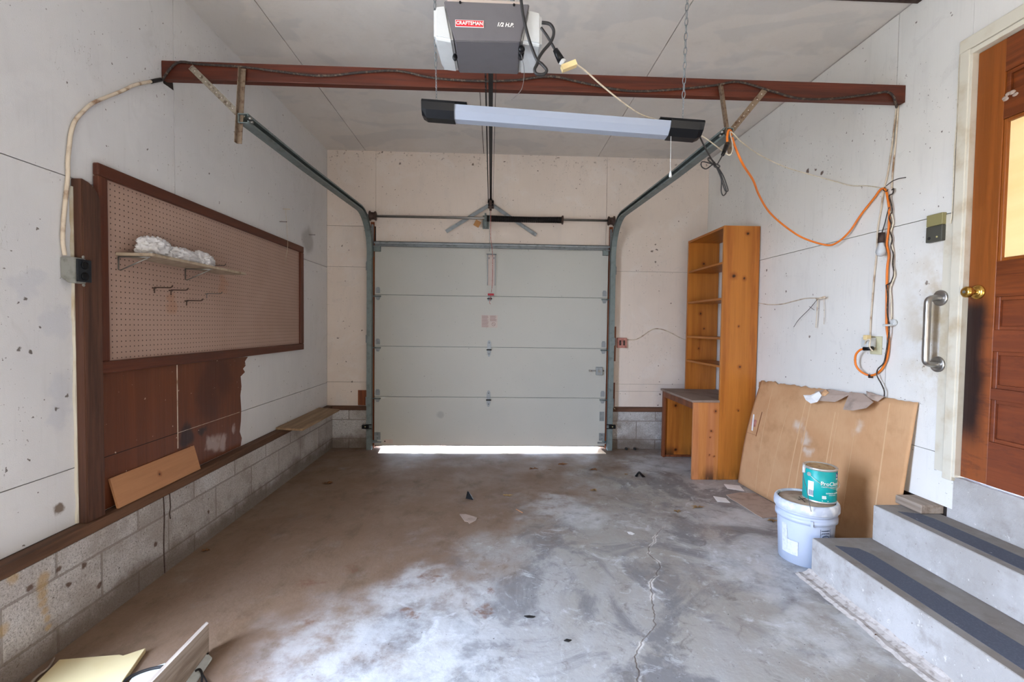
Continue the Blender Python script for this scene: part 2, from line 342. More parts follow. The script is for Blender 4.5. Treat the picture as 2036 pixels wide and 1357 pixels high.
g = G('pegboard_pink', '#a88d80', .6, 0, .3); g.mix(g.noise(1.7, 4, .6, lo=.4, hi=.65), '#9d8173', .6)
pb = [tuple(at(x, y, 'X', -1.742))+(r,) for x, y, r in ((443, 555, .06), (340, 610, .05), (340, 590, .04), (300, 500, .06), (440, 575, .05))]
g.mix(g.spots(pb, .06, 10), '#a3765b', .5)
px_, py_, pz_ = g.xyz()
fy = g.math('SUBTRACT', g.math('FRACT', g.math('DIVIDE', py_, .0254)), .5); fz = g.math('SUBTRACT', g.math('FRACT', g.math('DIVIDE', pz_, .0254)), .5)
rr = g.math('SQRT', g.math('ADD', g.math('MULTIPLY', fy, fy), g.math('MULTIPLY', fz, fz)))
hole = g.ramp(rr, .13, .095); g.mix(hole, '#33241d', .95); g.bump(g.math('SUBTRACT', 1.0, hole), .003, 1)
M['peg'] = g.done()
def emis(name, c, s, base='#e8d8a8'):
    m, t, b = nt(name); b.inputs['Base Color'].default_value = lin(base); b.inputs['Emission Color'].default_value = lin(c); b.inputs['Emission Strength'].default_value = s
    b.inputs['Roughness'].default_value = .15; return m
g = G('lit_window_blind', '#d9c08c', .2, 0, .5); g.mix(g.noise(5, 3, .5, vec=(1, .3, 2), lo=.4, hi=.7), '#cfae72', .5)
g.l(g.c, g.b.inputs['Emission Color']); g.b.inputs['Emission Strength'].default_value = .38; M['pane'] = g.done()
g = G('milky_diffuser', '#8b919e', .35, 0, .3); M['diffuser'] = g.done()

# ------------------------------------------------------------------ mesh helpers
class MB:
    def __init__(s): s.bm = bmesh.new(); s.mi = 0
    def _t(s, vs, n0):
        for f in list(s.bm.faces)[n0:]: f.material_index = s.mi
    def box(s, x0, x1, y0, y1, z0, z1, mat=None, bev=0):
        n0 = len(s.bm.faces)
        x0, x1 = sorted((x0, x1)); y0, y1 = sorted((y0, y1)); z0, z1 = sorted((z0, z1))
        vs = [s.bm.verts.new(((x1 if i & 1 else x0), (y1 if i & 2 else y0), (z1 if i & 4 else z0))) for i in range(8)]
        fs = [s.bm.faces.new([vs[i] for i in q]) for q in ((0, 2, 3, 1), (4, 5, 7, 6), (0, 1, 5, 4), (2, 6, 7, 3), (0, 4, 6, 2), (1, 3, 7, 5))]
        if mat is not None:
            for v in vs: v.co = mat @ v.co
        for f in fs: f.material_index = s.mi
        if bev:
            es = list({e for f in fs for e in f.edges})
            r = bmesh.ops.bevel(s.bm, geom=es, offset=bev, segments=2, affect='EDGES', profile=.5)
            for f in r['faces']: f.material_index = s.mi
        return s
    def prism(s, pts, axis, a, b, bev=0):
        """polygon pts (two coords) extruded along axis from a to b"""
        def mk(p, v):
            return {'X': (v, p[0], p[1]), 'Y': (p[0], v, p[1]), 'Z': (p[0], p[1], v)}[axis]
        A = [s.bm.verts.new(mk(p, a)) for p in pts]; B = [s.bm.verts.new(mk(p, b)) for p in pts]
        fs = [s.bm.faces.new(A[::-1]), s.bm.faces.new(B)]
        n = len(pts)
        for i in range(n): fs.append(s.bm.faces.new((A[i], A[(i+1) % n], B[(i+1) % n], B[i])))
        for f in fs: f.material_index = s.mi
        bmesh.ops.recalc_face_normals(s.bm, faces=fs)
        if bev:
            es = list({e for f in fs for e in f.edges}); r = bmesh.ops.bevel(s.bm, geom=es, offset=bev, segments=2, affect='EDGES')
            for f in r['faces']: f.material_index = s.mi
        return s
    def hull8(s, P):
        """box from eight corner points: bottom 4 (ccw) then top 4"""
        v = [s.bm.verts.new(p) for p in P]
        fs = [s.bm.faces.new([v[i] for i in q]) for q in ((3, 2, 1, 0), (4, 5, 6, 7), (0, 1, 5, 4), (1, 2, 6, 5), (2, 3, 7, 6), (3, 0, 4, 7))]
        for f in fs: f.material_index = s.mi
        bmesh.ops.recalc_face_normals(s.bm, faces=fs)
        return s
    def cyl(s, p0, p1, r, seg=16, r2=None):
        return s.tube([p0, p1], r, seg, smooth=False, r2=r2)
    def tube(s, pts, r, seg=8, smooth=True, sub=6, r2=None, closed=False):
        P = [Vector(p) for p in pts]
        if smooth and len(P) > 2:
            Q = []
            n = len(P)
            for i in range(n-1 if not closed else n):
                p0 = P[i-1] if (i > 0 or closed) else P[i]; p1 = P[i]; p2 = P[(i+1) % n]; p3 = P[(i+2) % n] if (i+2 < n or closed) else p2
                for k in range(sub):
                    t = k/sub
                    Q.append(.5*((2*p1)+(-p0+p2)*t+(2*p0-5*p1+4*p2-p3)*t*t+(-p0+3*p1-3*p2+p3)*t**3))
            if not closed: Q.append(P[-1])
            P = Q
        rings = []; n = len(P); up = Vector((0, 0, 1))
        T0 = (P[1]-P[0]).normalized(); N = T0.orthogonal().normalized()
        for i in range(n):
            if closed: T = (P[(i+1) % n]-P[i-1]).normalized()
            else: T = ((P[min(i+1, n-1)]-P[max(i-1, 0)])).normalized()
            N = (N - T*N.dot(T)); N = N.normalized() if N.length > 1e-6 else T.orthogonal().normalized()
            B = T.cross(N)
            rad = r if r2 is None else r+(r2-r)*i/(n-1)
            rings.append([s.bm.verts.new(P[i]+(N*math.cos(2*PI*k/seg)+B*math.sin(2*PI*k/seg))*rad) for k in range(seg)])
        m = n if closed else n-1
        for i in range(m):
            a, b = rings[i], rings[(i+1) % n]
            for k in range(seg):
                f = s.bm.faces.new((a[k], a[(k+1) % seg], b[(k+1) % seg], b[k])); f.material_index = s.mi; f.smooth = True
        if not closed:
            for q in (rings[0][::-1], rings[-1]):
                f = s.bm.faces.new(q); f.material_index = s.mi
        return s
    def lathe(s, prof, c, axis='Z', seg=32, cap=True):
        c = Vector(c); rings = []
        for (r, h) in prof:
            ring = []
            for k in range(seg):
                a = 2*PI*k/seg; x, y = r*math.cos(a), r*math.sin(a)
                o = {'Z': (x, y, h), 'Y': (x, h, y), 'X': (h, x, y)}[axis]
                ring.append(s.bm.verts.new(c+Vector(o)))
            rings.append(ring)
        fs = []
        for a, b in zip(rings, rings[1:]):
            for k in range(seg):
                f = s.bm.faces.new((a[k], a[(k+1) % seg], b[(k+1) % seg], b[k])); f.smooth = True; fs.append(f)
        if cap: fs.append(s.bm.faces.new(rings[0][::-1])); fs.append(s.bm.faces.new(rings[-1]))
        for f in fs: f.material_index = s.mi
        bmesh.ops.recalc_face_normals(s.bm, faces=fs)
        return s
    def ball(s, c, r, seg=12, sc_=(1, 1, 1)):
        r0 = bmesh.ops.create_uvsphere(s.bm, u_segments=seg, v_segments=max(6, seg//2), radius=r, matrix=Matrix.Translation(c) @ Matrix.Diagonal((*sc_, 1)))
        for v in r0['verts']:
            for f in v.link_faces: f.smooth = True; f.material_index = s.mi
        return s
    def sweep(s, path, prof):
        """profile = list of (x offset, offset along the path normal in the YZ plane); path = (x,y,z) list"""
        P = [Vector(p) for p in path]; rings = []
        for i, p in enumerate(P):
            T = (P[min(i+1, len(P)-1)]-P[max(i-1, 0)]); T.x = 0; T.normalize(); N = Vector((0, -T.z, T.y))
            rings.append([s.bm.verts.new(p+Vector((a, 0, 0))+N*b) for a, b in prof])
        n = len(prof)
        for a, b in zip(rings, rings[1:]):
            for k in range(n):
                f = s.bm.faces.new((a[k], a[(k+1) % n], b[(k+1) % n], b[k])); f.material_index = s.mi
        s.bm.faces.new(rings[0][::-1]); s.bm.faces.new(rings[-1])
        bmesh.ops.recalc_face_normals(s.bm, faces=s.bm.faces[:])
        return s
    def add(s, me, mat=None):
        n0 = len(s.bm.faces); v0 = len(s.bm.verts)
        s.bm.from_mesh(me); s.bm.verts.ensure_lookup_table(); s.bm.faces.ensure_lookup_table()
        if mat is not None:
            for v in s.bm.verts[v0:]: v.co = mat @ v.co
        for f in s.bm.faces[n0:]: f.material_index = s.mi
        return s

def wpos(o):
    v = Vector((0, 0, 0))
    while o is not None: v += o.location; o = o.parent
    return v
def tag(o, label, cat, group=None):
    o['label'] = label; o['category'] = cat
    if group: o['group'] = group
    return o
def thing(name, label, cat, loc=(0, 0, 0), group=None):
    o = bpy.data.objects.new(name, None); o.empty_display_size = .05; o.location = loc; col.objects.link(o)
    return tag(o, label, cat, group)
def part(name, mb, mats, parent=None, label=None, kind=None, smooth=False):
    me = bpy.data.meshes.new(name)
    if not isinstance(mats, (list, tuple)): mats = [mats]
    for m in mats: me.materials.append(M[m] if isinstance(m, str) else m)
    if parent is None:
        vs = [v.co for v in mb.bm.verts]
        org = Vector(((min(v.x for v in vs)+max(v.x for v in vs))/2, (min(v.y for v in vs)+max(v.y for v in vs))/2, min(v.z for v in vs)))
    else: org = wpos(parent)
    for v in mb.bm.verts: v.co -= org
    mb.bm.to_mesh(me); mb.bm.free()
    o = bpy.data.objects.new(name, me); col.objects.link(o)
    if parent is None: o.location = org
    else: o.parent = parent
    if label: o['label'] = label
    if kind: o['kind'] = kind
    if smooth:
        for p in me.polygons: p.use_smooth = True
    return o
def one(name, mb, mats, label, cat, group=None, smooth=False):
    return tag(part(name, mb, mats, smooth=smooth), label, cat, group)
def struct(name, mb, mats, parent=None):
    return part(name, mb, mats, parent, kind='structure' if parent is None else None)
def copytree(o, loc=None, parent=None):
    c = o.copy(); col.objects.link(c); c.parent = parent
    if loc is not None: c.location = loc
    for ch in [x for x in bpy.data.objects if x.parent == o]: copytree(ch, None, c)
    return c
def text_mesh(s, size, ext=.0008, bold=0, shear=0, space=1.0):
    cu = bpy.data.curves.new('lettering', 'FONT'); cu.body = s; cu.size = size; cu.extrude = ext; cu.align_x = 'CENTER'; cu.align_y = 'CENTER'; cu.offset = bold; cu.shear = shear; cu.space_character = space
    cu.resolution_u = 3
    o = bpy.data.objects.new('lettering', cu); col.objects.link(o)
    dg = bpy.context.evaluated_depsgraph_get(); dg.update()
    me = bpy.data.meshes.new_from_object(o.evaluated_get(dg)); bpy.data.objects.remove(o)
    return me
def frame3(o, x, y):
    x = Vector(x).normalized(); y = Vector(y); y = (y-x*y.dot(x)).normalized(); z = x.cross(y)
    return Matrix(((x.x, y.x, z.x, o[0]), (x.y, y.y, z.y, o[1]), (x.z, y.z, z.z, o[2]), (0, 0, 0, 1)))
def bar(mb, p, q, w, t, side=(0, 1, 0)):
    """flat bar from p to q, width w, thickness t along 'side'"""
    p, q = Vector(p), Vector(q); m = frame3(p, q-p, Vector(side).cross(q-p))
    L = (q-p).length
    mb.box(0, L, -w/2, w/2, -t/2, t/2, m); return mb

# ================================================================== SETTING
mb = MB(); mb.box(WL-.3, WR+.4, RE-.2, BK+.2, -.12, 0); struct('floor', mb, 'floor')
# ceiling boards with open seams
mb = MB(); xs = [WL-.1, -1.356, -.14, 1.057, WR+.1]
for a, b in zip(xs, xs[1:]):
    for y0, y1 in ((RE-.1, 2.4), (2.4, BK+.1)):
        mb.box(a+.0028, b-.0028, y0, y1, CE, CE+.012)
mb.mi = 1; mb.box(WL-.15, WR+.15, RE-.15, BK+.15, CE+.0125, CE+.08); struct('ceiling', mb, ['paint_ceil', 'gap'])
# crosswise rusty strip at the very top of the picture (end of the ceiling boards)
p = at(1690, 0, 'Z', CE)
mb = MB(); mb.box(.95, WR-.002, 2.40, 2.435, 3.06, CE-.001); struct('trim_1', mb, 'iron')

OY0, OY1, OZ = .40, 1.32, 2.42     # side opening behind the camera
mb = MB()
def wall_left_cells():
    zs = [(.446, .683), (.687, 1.885), (1.889, 3.09)]
    for y0, y1 in ((OY1, 2.5795), (2.5825, BK-.002)):
        for z0, z1 in zs: mb.box(WL, WL-.012, y0+.0015, y1-.0015, z0, z1)
    mb.box(WL, WL-.012, RE, OY0, .0, 3.09); mb.box(WL, WL-.012, OY0, OY1, OZ, 3.09)
wall_left_cells()
mb.mi = 1
mb.box(WL-.0125, WL-.15, OY1, BK+.1, .4, 3.09); mb.box(WL-.0125, WL-.15, RE-.1, OY0, 0, 3.09); mb.box(WL-.0125, WL-.15, OY0, OY1, OZ, 3.09)
wl = struct('wall_left', mb, ['paint_left', 'gap'])
mb = MB(); mb.box(-1.693, -1.90, OY1, BK+.1, -.01, .398); struct('block_base', mb, 'block_y', wl)
mb = MB(); mb.box(-1.690, -1.748, OY1, BK-.004, .4, .446, bev=.003); struct('sill_plate', mb, 'sill', wl)
# tar drips on the blocks, broken hole under the beam end
for y_, z_ in ((2.385, .0), (2.43, .265)):
    mb = MB(); mb.tube([(-1.6925, y_, .40), (-1.692, y_+.004, .30 if z_ < .2 else .33), (-1.692, y_-.002, .15 if z_ < .1 else .3), (-1.692, y_+.003, z_+.002)], .0032, 6); struct('tar_drip', mb, 'iron', wl)
mb = MB(); A_ = [at(x, y, 'X', WL+.001) for x, y in ((323, 158), (343, 158), (345, 180), (334, 172), (325, 166))]; mb.prism([(p.y, p.z) for p in A_], 'X', WL+.0005, WL+.0012); struct('broken_hole', mb, 'gap', wl)
# unpainted brown hardboard showing below the pegboard (ragged paint edge on its right)
mb = MB(); ys = 3.22
pts = [(2.02, .449)]
prof = [(3.20, .449), (3.215, .50), (3.19, .55), (3.205, .62), (3.21, .70), (3.20, .8), (3.215, .86), (3.205, .93), (3.26, .955), (3.235, .98), (3.27, 1.0), (3.26, 1.03), (3.30, 1.06)]
pts += prof + [(2.02, 1.08)]
mb.prism(pts, 'X', WL+.0005, WL+.0035)
pan = struct('unpainted_hardboard', mb, 'brown_panel', wl)
mb = MB(); mb.box(WL+.0035, WL+.0042, 2.573, 2.580, .6, 1.07); mb.box(WL+.0035, WL+.0041, 2.573, 3.19, .685, .6875); struct('old_seam', mb, 'cord_tan', wl)
mb = MB(); mb.box(WL+.0034, WL+.0041, 2.03, 2.573, .685, .689); struct('open_seam', mb, 'gap', wl)

mb = MB()
DL, DR, DT = -1.262, 1.19, 2.150
for x0, x1 in ((WL, -1.2515), (-1.2485, 1.1565), (1.1595, WR)):
    mb.box(x0, x1, BK, BK+.012, 2.319 if x0 > WL-.01 and x1 < 0 else DT, CE)
mb.box(WL, DL, BK, BK+.012, 1.897, 2.315); mb.box(WL, DL, BK, BK+.012, .696, 1.894); mb.box(WL, DL, BK, BK+.012, .446, .693)
mb.box(DR, WR, BK, BK+.012, 1.899, 2.15); mb.box(DR, WR, BK, BK+.012, .696, 1.896); mb.box(DR, WR, BK, BK+.012, .62, .694); mb.box(DR, WR, BK, BK+.012, .452, .618)
mb.mi = 1
mb.box(WL-.1, DL, BK+.0125, BK+.15, 0, CE); mb.box(DR, WR+.1, BK+.0125, BK+.15, 0, CE); mb.box(DL, DR, BK+.0125, BK+.15, DT+.01, CE)
wb = struct('wall_back', mb, ['paint_back', 'gap'])
mb = MB(); mb.box(-1.69, -1.30, BK-.012, BK+.02, -.01, .398); mb.box(1.225, WR, BK-.012, BK+.02, -.01, .398); struct('block_base', mb, 'block_x', wb)
mb = MB(); mb.box(-1.69, -1.30, BK-.02, BK+.011, .4, .446, bev=.003); mb.box(1.225, WR-.001, BK-.02, BK+.011, .4, .450, bev=.003); struct('sill_plate', mb, 'sill_x', wb)
# bare wood patches beside the opening
mb = MB(); mb.box(-1.43, -1.29, BK-.004, BK-.0005, .45, .61); mb.box(1.215, 1.285, BK-.006, BK-.0005, .94, 1.31); mb.box(1.215, 1.285, BK-.006, BK-.0005, .455, .71)
struct('bare_wood_patch', mb, 'jamb', wb)
mb = MB(); mb.box(-1.30, DL, BK-.01, BK+.14, 0, 2.36); mb.box(DR, 1.228, BK-.01, BK+.14, 0, 2.36); mb.box(DL, DR, BK+.0, BK+.14, DT, DT+.012)
struct('trim_2', mb, 'jamb')
# outside stop moulding closes the gap around the door leaf
mb = MB(); mb.box(DL, DL+.06, BK+.08, BK+.14, 0, DT); mb.box(DR-.06, DR, BK+.08, BK+.14, 0, DT); mb.box(DL, DR, BK+.08, BK+.14, DT-.06, DT); struct('trim_3', mb, 'jamb')

# right wall with the house door
DY0, DY1, DZ0, DZ1 = 1.215, 2.135, .592, 2.625
mb = MB()
for y0, y1 in ((RE, DY0), (DY1, 2.5465), (2.5495, BK)):
    for z0, z1 in ((0.0 if y1 < 2.2 else .43, .688), (.691, 1.8865), (1.8905, CE-.007)):
        mb.box(WR, WR+.012, y0+.001, y1-.001, z0, z1)
mb.box(WR, WR+.012, DY0, DY1, DZ1, CE)
mb.mi = 1
mb.box(WR+.0125, WR+.15, DY1, BK+.1, 0, CE); mb.box(WR+.0125, WR+.15, RE-.1, DY0, 0, CE); mb.box(WR+.0125, WR+.15, DY0, DY1, DZ1+.01, CE)
wr = struct('wall_right', mb, ['paint_right', 'gap'])
mb = MB(); mb.box(WR+.002, WR+.15, DY0-.3, 2.162, .3, DZ0); struct('door_sill_block', mb, 'step', wr)
mb = MB(); mb.box(WR+.003, WR+.02, 2.42, BK, 0, .37); struct('block_base', mb, 'block_y', wr)
mb = MB(); mb.box(2.14, WR+.011, 2.185, 2.335, .386, .43, bev=.004); struct('sill_plate', mb, 'grey_plank', wr)
# rear wall behind the camera, with a wide opening made for the fill lamp
mb = MB(); mb.box(WL-.15, -1.3, RE, RE-.12, 0, CE); mb.box(1.8, WR+.15, RE, RE-.12, 0, CE); mb.box(-1.3, 1.8, RE, RE-.12, 2.3, CE)
struct('wall_rear', mb, 'paint_left')
mb = MB(); mb.box(-1.3, 1.8, RE-.42, RE-.46, -.02, 2.32); mb.box(-1.34, -1.3, RE-.13, RE-.46, -.02, 2.32); mb.box(1.8, 1.84, RE-.13, RE-.46, -.02, 2.32); mb.box(-1.34, 1.84, RE-.13, RE-.46, 2.3, 2.34); struct('fill_lamp_box_1', mb, 'trim_white')  # unseen closed box added behind the fill lamp to keep the sky out
# outdoors
mb = MB(); mb.box(WL-.16, WL-.6, -1.5, 3.0, OZ+.03, OZ+.12); struct('added_sky_blocker', mb, 'paint_left')  # unseen overhang added to cut off light from the high sky
mb = MB(); mb.box(-8, 9, BK+.2, 12, -.2, -.02); struct('ground_front', mb, 'outside')
mb = MB(); mb.box(-9, WL-.3, -6, BK+.2, -.2, -.02); struct('ground_side', mb, 'outside')

# ------------------------------------------------------------------ garage door
GY = 4.818
d1 = bpy.data.objects.new('door_1', None); col.objects.link(d1); d1['kind'] = 'structure'; d1.location = (-.037, GY, .03)
gx0, gx1 = -1.256, 1.184
zz = [.030, .545, 1.075, 1.61, 2.148]
for i in range(4):
    mb = MB(); mb.box(gx0, gx1, GY, GY+.045, zz[i]+.002, zz[i+1]-.002, bev=.002)
    # end stiles
    mb.box(gx0+.001, gx0+.06, GY-.0012, GY, zz[i]+.004, zz[i+1]-.004); mb.box(gx1-.06, gx1-.001, GY-.0012, GY, zz[i]+.004, zz[i+1]-.004)
    mb.mi = 1; mb.box(gx0+.005, gx1-.005, GY+.012, GY+.04, zz[i+1]-.002, zz[i+1]+.002)
    part('door_section', mb, ['gdoor', 'galv_dark'], d1)
mb = MB(); z = 2.135
mb.box(gx0+.002, gx1-.002, GY-.003, GY-.001, z-.028, z+.028); mb.box(gx0+.002, gx1-.002, GY-.05, GY-.001, z+.012, z+.016); mb.box(gx0+.002, gx1-.002, GY-.05, GY-.048, z-.004, z+.016); mb.box(gx0+.002, gx1-.002, GY-.04, GY-.001, z-.028, z-.025)
part('top_strut', mb, 'galv', d1)
mb = MB(); mb.box(gx0+.01, gx1-.01, GY+.005, GY+.035, .024, .03); part('bottom_seal', mb, 'black_matte', d1)
def hinge(x, z, side):
    mb = MB(); s = side
    mb.prism([(x-.022, z+.016), (x-.022, z+.06), (x-.013, z+.078), (x+.013, z+.078), (x+.022, z+.06), (x+.022, z+.016)], 'Y', GY-.005, GY-.0015)
    mb.prism([(x-.028, z-.020), (x+.028, z-.020), (x+.012, z-.056), (x-.012, z-.056)], 'Y', GY-.006, GY-.0015)
    mb.mi = 1
    mb.cyl((x-.034, GY-.014, z-.017), (x+.034, GY-.014, z-.017), .007, 10)
    if side: mb.cyl((x, GY-.014, z-.017), (x+side*.058, GY-.014, z-.017), .0055, 8)
    part('hinge', mb, ['galv', 'galv_dark'], d1)
for z in zz[1:4]: hinge(gx0+.034, z, -1); hinge(gx1-.034, z, 1)
for z in (zz[1], zz[2]):
    mb = MB(); x = -.063
    mb.prism([(x-.022, z-.0), (x+.022, z-.0), (x+.018, z+.05), (x+.009, z+.072), (x-.009, z+.072), (x-.018, z+.05)], 'Y', GY-.005, GY-.0015)
    mb.prism([(x-.022, z-.03), (x+.022, z-.03), (x+.018, z-.07), (x+.008, z-.098), (x-.008, z-.098), (x-.018, z-.07)], 'Y', GY-.005, GY-.0015)
    mb.box(x-.02, x+.02, GY-.012, GY-.002, z-.03, z+.002); mb.mi = 1; mb.cyl((x-.026, GY-.014, z-.026), (x+.026, GY-.014, z-.026), .007, 10)
    mb.ball((x, GY-.006, z+.045), .005, 8); mb.ball((x, GY-.006, z-.07), .005, 8)
    part('hinge', mb, ['galv', 'black'], d1)
mb = MB(); x = -.063; z = zz[3]
mb.box(x-.02, x+.02, GY-.005, GY-.0015, z-.05, z-.005); mb.mi = 1; mb.cyl((x-.026, GY-.014, z-.026), (x+.026, GY-.014, z-.026), .006, 10); part('hinge', mb, ['galv', 'black'], d1)
for s, x in ((-1, gx0+.034), (1, gx1-.034)):
    mb = MB(); mb.box(x-.03, x+.03, GY-.006, GY-.0015, .09, .17); mb.box(x-.045, x+.04, GY-.03, GY-.003, .062, .074); mb.mi = 1; mb.cyl((x, GY-.02, .085), (x+s*.05, GY-.02, .085), .006, 8)
    for dz in (.11, .15): mb.ball((x, GY-.007, dz), .007, 8)
    part('bottom_bracket', mb, ['galv', 'galv_dark'], d1)
    mb = MB(); z = 2.085
    mb.box(x-.03-(.01 if s < 0 else 0), x+.03, GY-.03, GY-.002, z-.03, z+.028, bev=.003); mb.mi = 1; mb.cyl((x, GY-.035, z+.02), (x+s*.055, GY-.035, z+.02), .006, 8)
    part('top_roller_bracket', mb, ['galv_dark', 'galv'], d1)
mb = MB(); mb.box(gx1-.062, gx1-.015, GY-.006, GY-.0015, .30, .40); part('bracket_plate', mb, 'galv', d1)
mb = MB(); c = at(1190, 738, 'Y', GY)
mb.box(c.x-.03, c.x+.038, GY-.03, GY-.002, c.z-.042, c.z+.042, bev=.003); mb.mi = 1; mb.cyl((c.x-.10, GY-.02, c.z+.003), (c.x+.055, GY-.02, c.z+.003), .006, 10); mb.cyl((c.x, GY-.04, c.z), (c.x, GY-.03, c.z), .012, 16); mb.box(c.x-.105, c.x-.085, GY-.03, GY-.01, c.z-.008, c.z+.012)
part('slide_latch', mb, ['galv', 'steel'], d1)
# warning sticker with faded pink print and a barred circle
def px_on_door(x, y, yy=GY): return at(x, y, 'Y', yy)
a, b = px_on_door(957, 627), px_on_door(989, 652)
mb = MB(); mb.box(a.x, b.x, GY-.0016, GY-.0002, b.z, a.z)
st = part('warning_sticker', mb, 'sticker', d1)
mb = MB(); w = b.x-a.x; h = a.z-b.z; random.seed(3)
for c0, c1, r0, r1 in ((.04, .48, .03, .95), (.54, .96, .03, .5)):
    zc = a.z-h*r0
    while zc > a.z-h*r1:
        L = c0+(c1-c0)*random.uniform(.75, 1); mb.box(a.x+w*c0, a.x+w*L, GY-.0022, GY-.0016, zc-.0025, zc); zc -= .0062
pc = Vector((a.x+w*.76, GY-.002, b.z+h*.28))
mb.tube([pc+Vector((math.cos(t)*.018, 0, math.sin(t)*.018)) for t in [k*PI/8 for k in range(16)]], .0018, 5, closed=True, sub=1, smooth=False)
mb.cyl(pc+Vector((-.012, 0, .012)), pc+Vector((.012, 0, -.012)), .0015, 6)
part('faded_print', mb, 'pink_ink', st)
a, b = px_on_door(763, 874), px_on_door(781, 882)
mb = MB(); mb.box(a.x, b.x, GY-.0018, GY-.0002, b.z, a.z); st = part('maker_sticker', mb, 'sticker', d1)
mb = MB(); mb.prism([(a.x+.012+math.cos(t)*.008, (a.z+b.z)/2+math.sin(t)*.008) for t in (0.5, 2, 3.5, 4.6, 5.6)], 'Y', GY-.0025, GY-.0018); part('maker_emblem', mb, 'black', st)

# ------------------------------------------------------------------ tracks
def track(xn, xv, name, label, side):
    path = [(xn, 2.455, 2.36), (xn, 3.2, 2.375), (xn+(xv-xn)*.6, 4.0, 2.39), (xv, 4.38, 2.395)]
    cy0, cz0, r = 4.38, 2.395-.37, .37
    for k in range(1, 11):
        t = k/10*PI/2; path.append((xv, cy0+r*math.sin(t), cz0+r*math.cos(t)))
    path += [(xv, 4.75, 1.2), (xv, 4.75, .006)]
    w, h, t = .026, .024, .0035; s = side
    prof = [(-s*w, -h), (s*w, -h), (s*w, -h+.012), (s*w-s*t, -h+.012), (s*w-s*t, -h+t), (-s*w+s*t, -h+t), (-s*w+s*t, h-t), (s*w-s*t, h-t), (s*w-s*t, h-.012), (s*w, h-.012), (s*w, h), (-s*w, h)]
    o = thing(name, label, 'track', (xv, 4.75, 0), 'garage door tracks')
    mb = MB(); mb.sweep(path, prof); part('rail', mb, 'galv_dark', o)
    xo = xv-side*.03
    for z in (.5, 1.15, 1.9):
        mb = MB(); mb.box(xo-.002, xo+.002, 4.73, 4.823, z-.04, z+.04); mb.box(min(xo, xo-side*.03), max(xo, xo-side*.03), 4.820, 4.8238, z-.04, z+.04); part('wall_bracket', mb, 'galv', o)
    # perforated flag angle near the curve
    mb = MB()
    for k in range(5): mb.box(xv+side*.005, xv+side*.012, 4.74, 4.80, 2.03+k*.055, 2.065+k*.055)
    mb.box(xv+side*.003, xv+side*.02, 4.795, 4.823, 2.0, 2.33); part('perforated_angle', mb, 'galv', o)
    mb = MB(); mb.cyl((xn+side*.02, 2.47, 2.365), (xn+side*.036, 2.47, 2.365), .007, 10); mb.cyl((xn+side*.02, 2.485, 2.352), (xn+side*.036, 2.485, 2.352), .007, 10); part('bolt', mb, 'steel', o)
    return o
track(-1.318, -1.288, 'door_track', 'curved steel garage door track on the pegboard side', 1)
track(1.243, 1.215, 'door_track', 'curved steel garage door track on the bookcase side', -1)

# ------------------------------------------------------------------ torsion shaft
SY, SZ = 4.70, 2.393
o = thing('torsion_bar', 'steel torsion shaft with black spring and cable drums above the garage door', 'door spring', (0, SY, SZ))
mb = MB(); mb.cyl((-1.34, SY, SZ-.002), (1.27, SY, SZ+.004), .0127, 16); part('shaft', mb, 'steel', o)
mb = MB(); x0, x1 = -.10, .66
nturn = 70; N = nturn*8; mb2 = []
for k in range(N+1):
    t = k/N; a = t*nturn*2*PI; rad = .030-.0025*math.sin(PI*t); sag = -.004*math.sin(PI*t)
    mb2.append((x0+(x1-x0)*t, SY+rad*math.cos(a), SZ+sag+rad*math.sin(a)))
mb.tube(mb2, .0052, 5, smooth=False); part('coil_spring', mb, 'spring', o)
mb = MB(); mb.lathe([(.02, -.012), (.042, -.01), (.042, .0), (.03, .008), (.02, .02)], (x0-.005, SY, SZ), 'X', 20); mb.box(x0-.025, x0+.0, SY-.02, SY+.02, SZ-.085, SZ-.0); mb.box(x0-.022, x0-.004, SY, BK-.002, SZ-.075, SZ+.055); mb.box(x0-.045, x0+.02, BK-.006, BK-.001, SZ-.08, SZ+.06); part('centre_bearing_bracket', mb, 'galv_dark', o)
mb = MB(); mb.lathe([(.02, -.03), (.03, -.01), (.045, .0), (.045, .01), (.02, .012)], (x1+.01, SY, SZ), 'X', 20); part('winding_cone', mb, 'iron', o)
for x, s in ((-1.245, 1), (1.175, -1)):
    mb = MB(); mb.lathe([(.02, -.038*s), (.05, -.034*s), (.05, -.026*s), (.038, -.02*s), (.036, .01*s), (.046, .022*s), (.046, .03*s), (.02, .034*s)], (x, SY, SZ), 'X', 24); part('cable_drum', mb, 'iron', o)
    mb = MB(); mb.box(x-s*.07-.003, x-s*.07+.003, SY-.03, BK-.012, SZ-.06, SZ+.03); part('end_bearing_plate', mb, 'galv', o)
mb = MB(); c = at(949, 445, 'Y', SY); mb.box(-.03, .03, -.0006, .0006, -.032, .032, Matrix.Translation(c) @ Matrix.Rotation(.5, 4, 'Y')); mb.tube([c+Vector((.01, 0, .02)), c+Vector((.03, 0, .035)), (x0-.03, SY-.01, SZ-.014)], .0012, 5)
part('card_tag', mb, 'tag_orange', o, label='brown card tag on the spring bracket')

